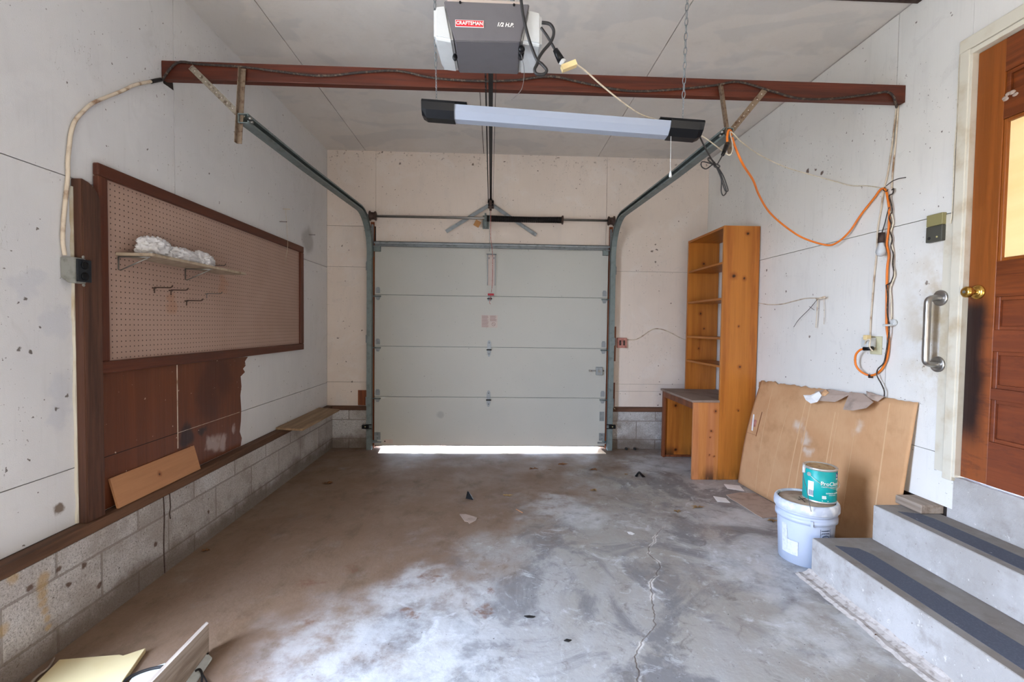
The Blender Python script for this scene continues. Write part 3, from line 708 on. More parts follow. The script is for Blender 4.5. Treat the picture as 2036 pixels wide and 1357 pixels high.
# V brace carrying the rail head
ap = Vector((-.06, 4.80, 2.565))
o = thing('rail_header_bracket', 'galvanised V shaped brace on the back wall above the door', 'bracket', ap)
for (x, y) in ((887, 461), (1066, 468)):
    e = at(x, y, 'Y', 4.80); mb = MB(); d = (e-ap).normalized(); bar(mb, ap+d*.03, e, .034, .004); 
    n = Vector((0, 1, 0)).cross(d); n = n if n.z > 0 else -n
    m = frame3(ap+d*.03+n*.017+Vector((0, .012, 0)), d, Vector((0, 1, 0))); mb.box(0, (e-ap).length-.03, -.014, .014, -.002, .002, m)
    part('angle_arm', mb, 'galv', o)
mb = MB(); mb.box(ap.x-.03, ap.x+.03, 4.79, 4.833, ap.z-.04, ap.z+.03); part('wall_plate', mb, 'iron', o)

# ------------------------------------------------------------------ cross beam
mb = MB(); mb.box(WL+.002, WR-.003, 2.485, 2.525, 2.562, 2.656, bev=.003)
one('cross_beam', mb, 'beam', 'reddish brown wooden beam spanning from wall to wall under the ceiling', 'beam')
BF = 2.483
pts = [(335, 178), (352, 125), (400, 128), (480, 133), (560, 143), (640, 151), (720, 144), (790, 141), (860, 155), (940, 161), (1020, 160), (1095, 152), (1160, 165), (1250, 181), (1340, 178), (1420, 170), (1468, 163), (1530, 180), (1590, 196), (1660, 196), (1740, 186), (1763, 183)]
P3 = [at(x, y, 'Y', BF-.006) for x, y in pts]
P3[0] = at(322, 160, 'X', WL+.012); P3.append(at(1775, 190, 'Y', BF-.006)); P3.append(at(1781, 206, 'Y', BF-.006)); P3.append(at(1783, 214, 'X', WR-.006))
mb = MB(); mb.tube(P3, .0062, 8, sub=5)
one('beam_cable', mb, 'cord_dusty', 'dusty black cable looped along the face of the brown beam', 'cable')

# hanger straps
def straps(name, label, segs, loc):
    o = thing(name, label, 'bracket', loc, 'rusty track hangers')
    for (p, q, mat_, yy, holes, w) in segs:
        a, b = at(*p, 'Y', yy), at(*q, 'Y', yy); mb = MB(); bar(mb, a, b, w, .003)
        if w < .03:
            d = (b-a).normalized(); n = Vector((0, 1, 0)).cross(d); m = frame3(a+n*(w/2)+Vector((0, -.012, 0)), d, Vector((0, 1, 0))); mb.box(0, (b-a).length, -.012, .012, -.0015, .0015, m)
        mb.mi = 1; L = (b-a).length; d = (b-a)/L
        if holes:
            k = .03
            while k < L-.02: mb.cyl(a+d*k+Vector((0, -.0022, 0)), a+d*k+Vector((0, .0022, 0)), .0032, 8); k += .038
        part('perforated_strap', mb, [mat_, 'sticker'], o)
straps('track_hanger', 'rusty perforated straps hanging the left end of the track from the beam', [((379, 133), (483, 236), 'rusty_light', 2.478, True, .031), ((484, 137), (476, 286), 'rusty', 2.472, False, .025)], at(480, 232, 'Y', 2.47))
straps('track_hanger', 'rusty perforated straps hanging the right end of the track, orange cord over them', [((1521, 179), (1448, 268), 'rusty', 2.478, True, .031), ((1433, 171), (1452, 306), 'rusty', 2.472, False, .025)], at(1450, 265, 'Y', 2.47))

# ------------------------------------------------------------------ opener
oy = 1.60
o = thing('garage_door_opener', 'dark grey motor unit with milky light covers hanging from the ceiling', 'garage door opener', (-.04, 1.75, 2.2))
q = lambda x, y, yy: at(x, y, 'Y', yy)
TL, TR, CL, CR = q(882, 1, oy), q(1053, 8, oy), q(905, 82, oy), q(1034, 84, oy)
back = .30
BL, BR = q(913, 145, oy+back), q(1030, 148, oy+back)
mb = MB(); dy = Vector((0, back, 0))
mb.hull8([CL, CR, Vector((BR.x, oy+back, BR.z)), Vector((BL.x, oy+back, BL.z)), TL, TR, Vector((BR.x+.02, oy+back, TR.z)), Vector((BL.x-.02, oy+back, TL.z))])
bmesh.ops.bevel(mb.bm, geom=mb.bm.edges[:], offset=.003, segments=2, affect='EDGES')
ho = part('housing', mb, 'opener_grey', o)
for x, y in ((915, 5), (1022, 10)):
    mb = MB(); c = q(x, y, oy-.001); mb.cyl(c+Vector((0, -.003, 0)), c+Vector((0, .004, 0)), .004, 10); part('screw', mb, 'black', ho)
# red maker plate
fr = frame3((TL+TR)/2, TR-TL, Vector((0, 0, 1)))
def on_face(x, y): return q(x, y, oy-.0012)
a, b, c_, d_ = on_face(905, 39), on_face(962, 41), on_face(962, 55), on_face(905, 53)
mb = MB(); th = Vector((0, -.0012, 0)); mb.hull8([d_, c_, c_-th, d_-th, a, b, b-th, a-th]); lp = part('maker_plate', mb, 'white_ink', o)
mb = MB(); i_ = .0016; ex = Vector((i_, 0, 0)); ez = Vector((0, 0, i_)); t2 = Vector((0, -.0008, 0))
mb.hull8([d_+ex+ez+t2, c_-ex+ez+t2, c_-ex+ez, d_+ex+ez, a+ex-ez+t2, b-ex-ez+t2, b-ex-ez, a+ex-ez]); part('red_ground', mb, 'label_red', lp)
mb = MB(); w = (b-a).length; ctr = (a+c_)/2+Vector((0, -.0016, 0)); mt = text_mesh('CRAFTSMAN', w*.165, .0004, bold=.0003)
mb.add(mt, frame3(ctr, b-a, (0, 0, 1))); part('lettering', mb, 'white_ink', lp)
mb = MB(); a2, b2 = on_face(985, 49), on_face(1024, 51); mt = text_mesh('1/2 H.P.', (b2-a2).length*.27, .0004, bold=.0005, shear=.25)
mb.add(mt, frame3((a2+b2)/2+Vector((0, -.001, 0)), b2-a2, (0, 0, 1))); part('power_rating_lettering', mb, 'white_ink', o)
# light covers
def cover(f4, b2, dx):
    # f4 = top outer, top inner, bottom inner, bottom outer of the near face; b2 = inner, outer of the far bottom edge
    to, ti, bi, bo = [q(x, y, oy+.015) for x, y in f4]; fi, fo = [q(x, y, oy+.285) for x, y in b2]
    mb = MB(); mb.hull8([bo, bi, fi, fo, to, ti, Vector((ti.x+dx*.2, oy+.285, ti.z)), Vector((to.x+dx, oy+.285, to.z))]); bmesh.ops.recalc_face_normals(mb.bm, faces=mb.bm.faces[:])
    bmesh.ops.bevel(mb.bm, geom=mb.bm.edges[:], offset=.010, segments=3, affect='EDGES')
    return mb
part('light_cover', cover([(861, 11), (888, 8), (902, 83), (862, 76)], [(912, 144), (879, 140)], .02), 'white_plastic', o, smooth=False)
part('light_cover', cover([(1078, 24), (1048, 16), (1034, 84), (1078, 92)], [(1031, 147), (1064, 147)], -.02), 'white_plastic', o)
mb = MB(); c = q(1037, 98, oy+.03); mb.cyl(c+Vector((0, .006, 0)), c+Vector((0, .05, 0)), .0105, 14); mb.ball(c, .0125, 12); part('adjusting_knob', mb, 'black', o)
mb = MB(); c = q(904, 110, oy+.06); mb.ball(c+Vector((.0, .012, 0)), .013, 12, (.7, .6, 1)); part('lamp_socket', mb, 'black', o)
for xx in (TL.x+.05, TR.x-.05):
    mb = MB(); mb.box(xx-.0015, xx+.0015, oy+.10, oy+.13, TL.z-.01, CE-.001); mb.box(xx-.015, xx+.0015, oy+.10, oy+.103, TL.z-.01, CE-.001); part('hanging_strap', mb, 'galv', o)
mb = MB(); mb.box(TL.x+.01, TR.x-.03, oy+.02, oy+.32, TL.z+.005, TL.z+.02); part('chassis_plate', mb, 'sticker', o)
mb = MB(); mb.tube([q(1036, 108, oy), q(1041, 130, oy), q(1042, 150, oy), q(1038, 175, oy), q(1027, 190, oy), q(1017, 199, oy)], .0011, 5); part('antenna_wire', mb, 'wire', o)
# rail, chain, trolley, door arm
ra, rb = Vector((-.032, 1.90, 2.45)), Vector((-.062, 4.74, 2.572))
o = thing('opener_rail', 'long black opener rail with chain running from the motor to the back wall', 'rail', rb)
mb = MB(); bar(mb, ra, rb, .022, .003, side=(0, 0, 1)); bar(mb, ra+Vector((0, 0, .014)), rb+Vector((0, 0, .014)), .003, .026, side=(0, 0, 1)); part('rail', mb, 'black', o)
mb = MB(); L = (rb-ra).length; d = (rb-ra)/L; k = 0.0; off = Vector((-.024, 0, .0))
while k < L-.05: mb.box(-.0045, .0045, -.007, .007, -.004, .004, frame3(ra+off+d*k, Vector((0, 0, 1)), d)); k += .019
mb.cyl(ra+off, rb+off-d*.05, .0022, 6); mb.cyl(ra+Vector((.024, 0, 0)), rb+Vector((.022, 0, 0)), .0015, 6)
part('drive_chain', mb, 'black_matte', o)
mb = MB(); c = rb; mb.cyl(c+Vector((-.03, -.01, -.0)), c+Vector((.03, -.01, 0)), .016, 16); mb.box(c.x-.016, c.x+.016, c.y-.05, c.y+.02, c.z-.03, c.z+.02, bev=.003); mb.box(c.x-.026, c.x+.026, c.y-.03, c.y-.01, c.z-.052, c.z-.03); part('idler_pulley', mb, 'black', o)
mb = MB(); t0 = Vector((rb.x, 4.66, 2.50)); mb.box(t0.x-.012, t0.x+.012, 4.61, 4.66, 2.46, 2.555, bev=.002); part('trolley', mb, 'iron', o)
mb = MB(); bar(mb, (rb.x-.008, 4.635, 2.47), (rb.x-.008, 4.640, 2.29), .012, .004, side=(1, 0, 0)); bar(mb, (rb.x-.008, 4.640, 2.30), (rb.x-.008, 4.785, 2.075), .014, .004, side=(1, 0, 0)); part('door_arm', mb, 'galv_dark', o)
mb = MB(); a, b = at(970, 505, 'Y', GY-.012), at(984, 568, 'Y', GY-.012)
mb.box(a.x, b.x, GY-.0085, GY-.003, b.z, a.z); mb.mi = 1; mb.box(a.x-.004, a.x+.003, GY-.022, GY-.004, b.z, a.z); mb.box(b.x-.003, b.x+.004, GY-.022, GY-.004, b.z, a.z); mb.cyl((a.x-.012, GY-.025, a.z-.006), (b.x+.012, GY-.025, a.z-.006), .006, 10)
dbk = part('door_bracket', mb, ['sticker', 'galv'], o)
for side_ in (0, 1):
  mb = MB()
  for k in range(3):
    if side_ == 0: mb.box(a.x+.006, a.x+.02, GY-.0092, GY-.0086, a.z-.04-k*.006, a.z-.037-k*.006)
    else: mb.box(b.x-.022, b.x-.006, GY-.0092, GY-.0086, a.z-.04-k*.006, a.z-.037-k*.006)
  part('label_print', mb, 'dark_ink', dbk)
mb = MB(); r0 = Vector((rb.x+.003, 4.645, 2.52)); mb.tube([r0, (rb.x+.004, 4.65, 2.2), at(979, 500, 'Y', 4.70), at(979, 560, 'Y', 4.72), at(977, 582, 'Y', 4.74)], .0028, 6); part('release_rope', mb, 'red_rope', o)
mb = MB(); c = at(976, 586, 'Y', 4.745); mb.box(c.x-.032, c.x+.032, c.y-.006, c.y+.006, c.z-.011, c.z+.011, bev=.004); hd = part('release_handle', mb, 'red', o)
mb = MB(); mb.tube([c+Vector((0, 0, -.01)), c+Vector((-.008, 0, -.05)), c+Vector((-.012, 0, -.085)), c+Vector((-.002, 0, -.1))], .0028, 6); part('rope_tail', mb, 'red_rope', hd)

# ------------------------------------------------------------------ shop light
A, B = at(842, 222, 'Y', 2.06), at(1391, 264, 'Y', 2.0)
o = thing('shop_light', 'long black ended LED shop light hanging on two chains', 'light fixture', (A+B)/2)
ax = (B-A).normalized(); L = (B-A).length
W_, H_ = .056, .034
def lprof(s=1.0): return [(-W_, H_*.75), (-W_, H_*.55), (-.045, -.008), (-.022, -.034), (.022, -.034), (.045, -.008), (W_, H_*.55), (W_, H_*.75)]
Mx = frame3(A, ax, Vector((0, 1, 0)))      # x along lamp, y depth, z up
def ext(x0, x1, pr, sc_=1.0):
    mb = MB(); mb.prism([(p[0]*sc_, p[1]*sc_) for p in pr], 'X', x0, x1, bev=0)
    for v in mb.bm.verts: v.co = Mx @ v.co
    return mb
part('diffuser', ext(.06, L-.06, [(-.050, .02), (-.0445, -.006), (-.022, -.032), (.022, -.032), (.0445, -.006), (.05, .02)]), 'diffuser', o)
def endcap(x0, x1, taper):
    pr = lprof(1.03); mb = MB()
    ringsx = [(x0, .72 if taper < 0 else 1), (x0+.02 if taper < 0 else x1-.02, 1), (x1, 1 if taper < 0 else .72)]
    rs = []
    for x, s_ in ringsx: rs.append([mb.bm.verts.new(Mx @ Vector((x, p[0]*1.03, p[1] if p[1] > 0 else p[1]*s_*1.05))) for p in pr])
    for a_, b_ in zip(rs, rs[1:]):
        for k in range(len(pr)): mb.bm.faces.new((a_[k], a_[(k+1) % len(pr)], b_[(k+1) % len(pr)], b_[k]))
    mb.bm.faces.new(rs[0][::-1]); mb.bm.faces.new(rs[-1]); bmesh.ops.recalc_face_normals(mb.bm, faces=mb.bm.faces[:])
    return mb
part('end_cap', endcap(0, .142, -1), 'black', o); part('end_cap', endcap(L-.142, L, 1), 'black', o)
part('top_plate', ext(.0, .195, [(-.052, .024), (-.052, .031), (.052, .031), (.052, .024)]), 'black', o); part('top_plate', ext(L-.19, L, [(-.052, .024), (-.052, .031), (.052, .031), (.052, .024)]), 'black', o)
mb = MB(); c = at(1334, 272, 'Y', 1.965); e = at(1333, 343, 'Y', 1.965); n = 26
for k in range(n+1): mb.ball(c.lerp(e, k/n), .0019, 6)
mb.cyl(c, e, .0007, 5); pcn = part('pull_chain', mb, 'white_plastic', o)
mb = MB(); mb.lathe([(.002, .008), (.0035, .0), (.006, -.012), (.006, -.02)], e, 'Z', 12); part('pull_bell', mb, 'white_plastic', pcn)
def chain(p, q_, name, label, link=.013, r=.0011, big=()):
    mb = MB(); p, q_ = Vector(p), Vector(q_); d = (q_-p); L = d.length; d.normalize(); k = 0; i = 0
    while k < L:
        ln = link*2.4 if any(a_ <= k/L < b_ for a_, b_ in big) else link
        rr_ = r*1.7 if ln > link else r; w = .0033 if ln == link else .0068
        s_ = d.orthogonal().normalized() if i % 2 else d.cross(d.orthogonal()).normalized()
        c = p+d*(k+ln*.5); pts = []
        for t in range(8):
            a_ = 2*PI*t/8; pts.append(c+d*(math.cos(a_)*ln*.62)+s_*(math.sin(a_)*w))
        mb.tube(pts, rr_, 5, smooth=False, closed=True); k += ln; i += 1
    return one(name, mb, 'galv', label, 'chain', 'lamp chains')
topL = at(868, 205, 'Y', 2.06); chain((topL.x-.02, 2.06, CE-.002), topL, 'lamp_chain', 'thin steel chain holding the left end of the shop light', big=((0, .78),))
topR = at(1357, 247, 'Y', 2.01); chain((topR.x+.012, 2.01, CE-.002), topR, 'lamp_chain', 'steel chain of big and small links holding the right lamp end', big=((0, .86),))

# ------------------------------------------------------------------ cords near the ceiling
mb = MB(); Y = 1.56
pts = [(1032, -30), (1036, 0), (1042, 40), (1053, 82), (1064, 112), (1069, 124), (1063, 138), (1067, 147), (1080, 148), (1087, 140), (1078, 128), (1070, 120), (1079, 103), (1096, 82), (1101, 62), (1093, 48), (1077, 45)]
mb.tube([at(x, y, 'Y', Y) for x, y in pts], .0052, 8)
oc = one('opener_power_cord', mb, 'cord_black', 'looped dark grey cord hanging in front of the motor unit', 'cord')
o = thing('opener_plug', 'black plug and cord end joined to a cream adapter beside the motor unit', 'plug', at(1110, 110, 'Y', 1.6))
mb = MB(); mb.tube([at(1076, 55, 'Y', 1.6), at(1090, 75, 'Y', 1.6), at(1104, 100, 'Y', 1.6)], .0045, 8); part('cord', mb, 'cord_black', o)
mb = MB(); a, b = at(1104, 99, 'Y', 1.6), at(1116, 121, 'Y', 1.6); mb.tube([a, a.lerp(b, .4), b], .009, 12, smooth=False, r2=.013); part('plug_body', mb, 'black', o)
mb = MB(); c = at(1122, 126, 'Y', 1.6); mb.cyl(b, c, .012, 12); part('clear_adapter', mb, 'white_plastic', o)
mb = MB(); a, b = at(1117, 137, 'Y', 1.6), at(1145, 126, 'Y', 1.6); bar(mb, a, b, .018, .022); part('cream_connector', mb, 'cream_plastic', o)
P3 = [at(1144, 127, 'Y', 1.60), at(1165, 142, 'Y', 1.68), at(1200, 173, 'Y', 1.78), at(1240, 205, 'Y', 1.9), at(1275, 228, 'Y', 2.02), at(1312, 240, 'Y', 2.09), at(1350, 255, 'Y', 2.14), at(1390, 268, 'Y', 2.22), at(1415, 284, 'Y', 2.34), at(1440, 303, 'Y', 2.445), at(1452, 308, 'Y', 2.45), at(1457, 290, 'Y', 2.45), at(1452, 262, 'Y', 2.45), at(1475, 283, 'Y', 2.5), at(1510, 308, 'X', 1.65), at(1560, 332, 'X', 1.9), at(1610, 347, 'X', 2.1), at(1650, 358, 'X', 2.2), at(1690, 369, 'X', 2.236), at(1725, 370, 'X', 2.237), at(1757, 375, 'X', 2.237)]
mb = MB(); mb.tube(P3, .0030, 7)
one('white_extension_cord', mb, 'cord_white', 'thin off white cord strung from the motor unit to the right wall', 'cord')
mb = MB(); Y = 2.3
P3 = [at(1387, 262, 'Y', 2.01), at(1400, 290, 'Y', 2.12), at(1413, 314, 'Y', 2.25), at(1423, 330, 'Y', 2.32)]
mb.tube(P3, .0036, 7); Y = 2.32
for pts in ([(1423, 330), (1412, 325), (1396, 322), (1395, 331), (1404, 336), (1416, 328), (1424, 326)], [(1424, 330), (1409, 320), (1409, 314), (1416, 318), (1424, 328)],
            [(1424, 326), (1431, 330), (1428, 334), (1420, 331), (1421, 322)], [(1422, 328), (1432, 350), (1441, 378), (1447, 380), (1446, 372), (1438, 350), (1427, 332)], [(1424, 330), (1434, 355), (1434, 380), (1438, 389), (1444, 382), (1441, 368), (1430, 338)],
            [(1426, 327), (1433, 315), (1439, 304)]):
    mb.tube([at(x, y, 'Y', Y) for x, y in pts], .0030, 7)
o = thing('lamp_power_cord', 'black flat cord of the shop light tied in a bundle near the track end', 'cord', at(1423, 330, 'Y', 2.32))
part('cord', mb, 'cord_black', o)
mb = MB(); a, b = at(1437, 308, 'Y', 2.34), at(1446, 287, 'Y', 2.42); mb.tube([a, a.lerp(b, .3), a.lerp(b, .7), b], .0085, 10, smooth=False, r2=.014); part('plug', mb, 'black', o)
wx = 2.232
pts = [at(1446, 286, 'Y', 2.425), at(1446, 270, 'Y', 2.43), at(1449, 259, 'Y', 2.44), at(1454, 263, 'Y', 2.46), at(1459, 285, 'Y', 2.47), at(1476, 325, 'X', 1.34), at(1497, 358, 'X', 1.48), at(1509, 388, 'X', 1.6), at(1528, 420, 'X', 1.75), at(1558, 448, 'X', 1.9), at(1596, 473, 'X', 2.04), at(1640, 487, 'X', 2.17), at(1662, 484, 'X', 2.2), at(1688, 462, 'X', 2.22), at(1712, 427, 'X', wx), at(1738, 394, 'X', wx), at(1751, 377, 'X', wx), at(1760, 377, 'X', wx), at(1765, 395, 'X', wx), at(1768, 420, 'X', wx), at(1767, 455, 'X', wx), at(1763, 485, 'X', wx), at(1767, 508, 'X', wx), at(1764, 535, 'X', wx), at(1763, 590, 'X', wx), at(1763, 650, 'X', wx), at(1767, 685, 'X', wx), at(1762, 717, 'X', wx), at(1750, 738, 'X', wx), at(1732, 747, 'X', wx), at(1714, 741, 'X', wx-.02), at(1702, 727, 'X', wx-.03), at(1701, 708, 'X', wx-.04), at(1709, 697, 'X', wx-.04), at(1718, 694, 'X', wx-.04)]
mb = MB(); mb.tube(pts, .0060, 9); o = thing('orange_extension_cord', 'orange extension cord draped from the track to the wall outlet', 'cord', at(1760, 600, 'X', wx)); part('cord', mb, 'cord_orange', o)
mb = MB(); mb.cyl(at(1717, 694, 'X', wx-.04), at(1736, 693, 'X', wx-.02), .012, 12); part('plug', mb, 'black', o)
mb = MB(); c = at(1731, 748, 'X', wx); mb.box(c.x-.01, c.x+.01, c.y-.006, c.y+.006, c.z-.012, c.z+.008); part('cable_tie', mb, 'iron', o)

# ------------------------------------------------------------------ right wall wiring
wx = 2.238
mb = MB()
mb.tube([at(x, y, 'X', wx) for x, y in ((1783, 208), (1778, 250), (1772, 300), (1764, 350), (1757, 378), (1752, 415), (1745, 455), (1743, 500), (1738, 550), (1734, 600), (1731, 640), (1730, 668))], .0042, 7)
mb.tube([at(x, y, 'X', wx+.002) for x, y in ((1786, 210), (1781, 280), (1775, 340), (1773, 375))], .0042, 7)
one('wall_cable', mb, 'cord_tan', 'old off white cable hanging down the right wall from the beam end', 'cable')
mb = MB()
zig = [(1773, 378), (1777, 376), (1775, 385), (1768, 390), (1772, 405), (1774, 420), (1768, 433), (1773, 448), (1770, 460), (1774, 475), (1772, 490), (1776, 505), (1775, 525), (1777, 545), (1771, 562), (1762, 567)]
mb.tube([at(x, y, 'X', wx-.008) for x, y in zig], .0036, 7); 
mb.tube([at(x, y, 'X', wx-.02) for x, y in ((1762, 567), (1765, 590), (1764, 620), (1768, 650), (1766, 675), (1762, 700), (1757, 722), (1745, 735), (1744, 748), (1752, 763), (1758, 778), (1758, 790))], .0034, 7)
one('brown_wall_wire', mb, 'cord_dusty', 'wavy dark wire running down behind the cardboard, beside the orange cord', 'wire')
mb = MB(); mb.tube([at(x, y, 'X', wx-.006) for x, y in ((1770, 420), (1776, 440), (1770, 470), (1776, 500), (1773, 520), (1779, 545), (1774, 562), (1770, 575), (1772, 600), (1772, 635))], .0036, 7)
one('white_wall_wire', mb, 'cord_white', 'thin white wire ending at a white wall hook beside the orange cord', 'wire')
mb = MB(); mb.tube([at(x, y, 'X', wx-.004) for x, y in ((1762, 370), (1772, 362), (1785, 356), (1801, 353))], .0022, 6); mb.tube([at(x, y, 'X', wx-.01) for x, y in ((1760, 372), (1756, 378), (1763, 381), (1766, 376))], .0022, 6)
one('zip_tie', mb, 'cord_black', 'black cable tie sticking out where the cords meet on the wall', 'cable tie')
o = thing('wall_hook', 'white porcelain wall hook beside the orange cord above the outlet', 'hook', at(1775, 645, 'X', WR-.02))
mb = MB(); c = at(1776, 642, 'X', WR-.012); mb.lathe([(.018, 0), (.02, -.008), (.013, -.02)], (WR-.002, c.y, c.z), 'X', 18); part('base', mb, 'white_plastic', o)
mb = MB(); mb.tube([(WR-.012, c.y, c.z-.01), at(1768, 647, 'X', WR-.04), at(1756, 647, 'X', WR-.05)], .006, 8); part('arm', mb, 'white_plastic', o)
o = thing('pendant_bulb', 'bare white light bulb in a dark socket hanging on the right wall', 'light bulb', at(1752, 490, 'X', 2.205))
mb = MB(); mb.tube([at(x, y, 'X', wx-.01) for x, y in ((1768, 412), (1764, 425), (1760, 442), (1756, 455))]+[at(1753, 465, 'X', 2.205)], .003, 6); part('wire', mb, 'cord_black', o)
a, b = at(1753, 463, 'X', 2.205), at(1752, 483, 'X', 2.205)
mb = MB(); mb.cyl(a, b, .0165, 18, r2=.017); part('socket', mb, 'iron', o)
mb = MB(); hb = (at(1752, 510, 'X', 2.205)-b).length; mb.lathe([(.013, 0), (.014, -.01), (.023, -hb*.5), (.025, -hb*.68), (.019, -hb*.9), (.006, -hb*.995)], b, 'Z', 20); part('bulb', mb, 'bulb', o)
# outlet on right wall
o = thing('wall_outlet', 'old ivory wall outlet crowded with adapters on the right wall', 'outlet', at(1742, 690, 'X', WR))
a, b = at(1736, 669, 'X', WR), at(1754, 706, 'X', WR)
mb = MB(); mb.box(WR-.008, WR-.0005, b.y, a.y+.01, b.z, a.z, bev=.002); part('cover_plate', mb, 'outlet_old', o)
c = (a+b)/2
mb = MB(); mb.box(WR-.06, WR-.008, c.y-.0, c.y+.05, c.z-.012, c.z+.045, bev=.004); part('white_adapter', mb, 'white_plastic', o)
mb = MB(); d = at(1724, 672, 'X', WR-.06); mb.box(d.x-.015, d.x+.015, d.y-.014, d.y+.014, d.z-.014, d.z+.016, bev=.004); part('cream_tap', mb, 'cream_plastic', o)
mb = MB(); mb.tube([at(1719, 690, 'X', WR-.05), at(1722, 678, 'X', WR-.07), at(1730, 676, 'X', WR-.07), at(1729, 690, 'X', WR-.07), at(1735, 698, 'X', WR-.05)], .004, 6); part('tie_string', mb, 'cord_white', o)
# side wire past the bookcase
mb = MB(); mb.tube([at(x, y, 'X', wx) for x, y in ((1508, 603), (1530, 606), (1555, 605), (1575, 600), (1600, 594), (1620, 593), (1630, 593))], .0032, 6)
mb.tube([at(x, y, 'X', wx-.03) for x, y in ((1624, 595), (1640, 591))], .007, 7)
mb.tube([at(x, y, 'X', wx-.012) for x, y in ((1626, 594), (1624, 625), (1622, 652))], .0032, 6); mb.tube([at(x, y, 'X', wx-.006) for x, y in ((1638, 593), (1639, 620), (1638, 645))], .0015, 6)
one('loose_wall_wires', mb, 'cord_tan', 'cut off white wires knotted on the wall right of the bookcase', 'wire')
mb = MB(); mb.tube([at(x, y, 'X', wx-.02) for x, y in ((1626, 595), (1608, 616), (1588, 636), (1578, 651))], .0022, 6); mb.cyl(at(1609, 610, 'X', wx-.02), at(1619, 617, 'X', wx-.02), .0018, 6)
one('grey_stiff_wire', mb, 'wire', 'short stiff grey wire slanting down on the wall right of the bookcase', 'wire')
# cable to the red box on back wall
mb = MB(); mb.tube([at(x, y, 'Y', BK-.006) for x, y in ((1246, 676), (1262, 676), (1275, 670), (1290, 659), (1302, 654), (1318, 656), (1335, 663), (1352, 672), (1368, 678))], .0045, 7)
one('back_wall_cable', mb, 'cord_tan', 'grey cable arching from the red box toward the bookcase', 'cable')
o = thing('outlet_box', 'small faded red square box on the back wall beside the track', 'outlet', at(1237, 682, 'Y', BK))
a, b = at(1226, 672, 'Y', BK), at(1245, 692, 'Y', BK)
mb = MB(); mb.box(a.x, b.x, BK-.03, BK-.001, b.z, a.z, bev=.003); part('box', mb, 'red_box', o)
for dx in (.3, .7):
    mb = MB(); mb.box(a.x+(b.x-a.x)*dx-.010, a.x+(b.x-a.x)*dx+.010, BK-.032, BK-.0305, b.z+(a.z-b.z)*.25, b.z+(a.z-b.z)*.75, bev=.0015); part('socket', mb, 'iron', o)

# door wire by the casing
mb = MB(); mb.tube([at(x, y, 'X', wx) for x, y in ((2036, 22), (2000, 48), (1965, 72), (1945, 82), (1930, 98), (1912, 103), (1908, 120), (1905, 180), (1903, 240), (1898, 300), (1896, 360), (1893, 420), (1890, 445))], .0026, 6)
one('casing_wire', mb, 'cord_white', 'thin white wire running down beside the house door casing to the control', 'wire')
# opener wall control
o = thing('wall_control', 'small two tone olive push button control beside the house door', 'wall control', at(1864, 455, 'X', WR))
a, b = at(1848, 430, 'X', WR-.008), at(1878, 478, 'X', WR-.008)
zm = a.z*.57+b.z*.43
mb = MB(); mb.box(WR-.024, WR-.0005, b.y, a.y, b.z, zm, bev=.003); part('body', mb, 'control_body', o)
mb = MB(); mb.box(WR-.024, WR-.0005, b.y, a.y, zm+.001, a.z, bev=.003); part('push_bar', mb, 'control_top', o)
mb = MB(); mb.cyl((WR-.026, b.y+.024, b.z+.022), (WR-.023, b.y+.024, b.z+.022), .0045, 12); part('light_button', mb, 'led_green', o)
mb = MB(); mb.cyl((WR-.026, a.y-.02, b.z+.02), (WR-.023, a.y-.02, b.z+.02), .008, 16); part('lock_button', mb, 'black_matte', o)
# grab bar
gx = WR-.062; top = at(1877, 603, 'X', WR-.01); bot = at(1868, 718, 'X', WR-.01)
yy = 2.235; zt, zb = 1.470, 1.135
o = thing('grab_bar', 'short brushed steel grab bar on the wall beside the house door', 'grab bar', (WR, yy, zb))
mb = MB(); pts = [(WR-.006, yy, zt), (WR-.04, yy, zt), (gx-.004, yy, zt-.012), (gx-.008, yy, zt-.05), (gx-.008, yy, (zt+zb)/2), (gx-.008, yy, zb+.05), (gx-.004, yy, zb+.012), (WR-.04, yy, zb), (WR-.006, yy, zb)]
mb.tube(pts, .0155, 20, sub=6); part('handle_tube', mb, 'brushed', o)
for z in (zt, zb):
    mb = MB(); mb.lathe([(.04, 0), (.04, -.008), (.034, -.012), (.018, -.012)], (WR-.0005, yy, z), 'X', 28); part('wall_flange', mb, 'brushed', o)

# ------------------------------------------------------------------ house door
d2 = bpy.data.objects.new('door_2', None); col.objects.link(d2); d2['kind'] = 'structure'; d2.location = (2.27, 1.67, DZ0)
x0, x1 = 2.262, 2.305
yA, yB = 1.235, 2.118     # leaf (yB is the knob side, far)
z0, z1 = .600, 2.612; st = .118
rails = [(z0, .80), (.995, 1.045), (1.215, 1.31), (1.462, 1.62), (2.255, 2.355), (2.465, z1)]
mb = MB()
mb.box(x0, x1, yA, yA+st, z0, z1, bev=.002); mb.box(x0, x1, yB-st, yB, z0, z1, bev=.002); part('stile', mb, 'door_wood', d2)
mb = MB()
for a, b in rails: mb.box(x0, x1, yA+st, yB-st, a, b)
part('rail', mb, 'door_panel', d2)
for a, b in ((.80, .995), (1.045, 1.215), (1.31, 1.462), (2.355, 2.465)):
    mb = MB(); mb.box(x0+.02, x1-.01, yA+st, yB-st, a, b)
    t = .018
    for (p, q2, r_, s2) in ((yB-st-t, yB-st, a, b), (yA+st, yA+st+t, a, b), (yA+st+t, yB-st-t, a, a+t), (yA+st+t, yB-st-t, b-t, b)): mb.box(x0+.006, x0+.02, p, q2, r_, s2, bev=.003)
    part('inset_panel', mb, 'door_panel', d2)
mb = MB(); a, b = 1.62, 2.255; t = .016
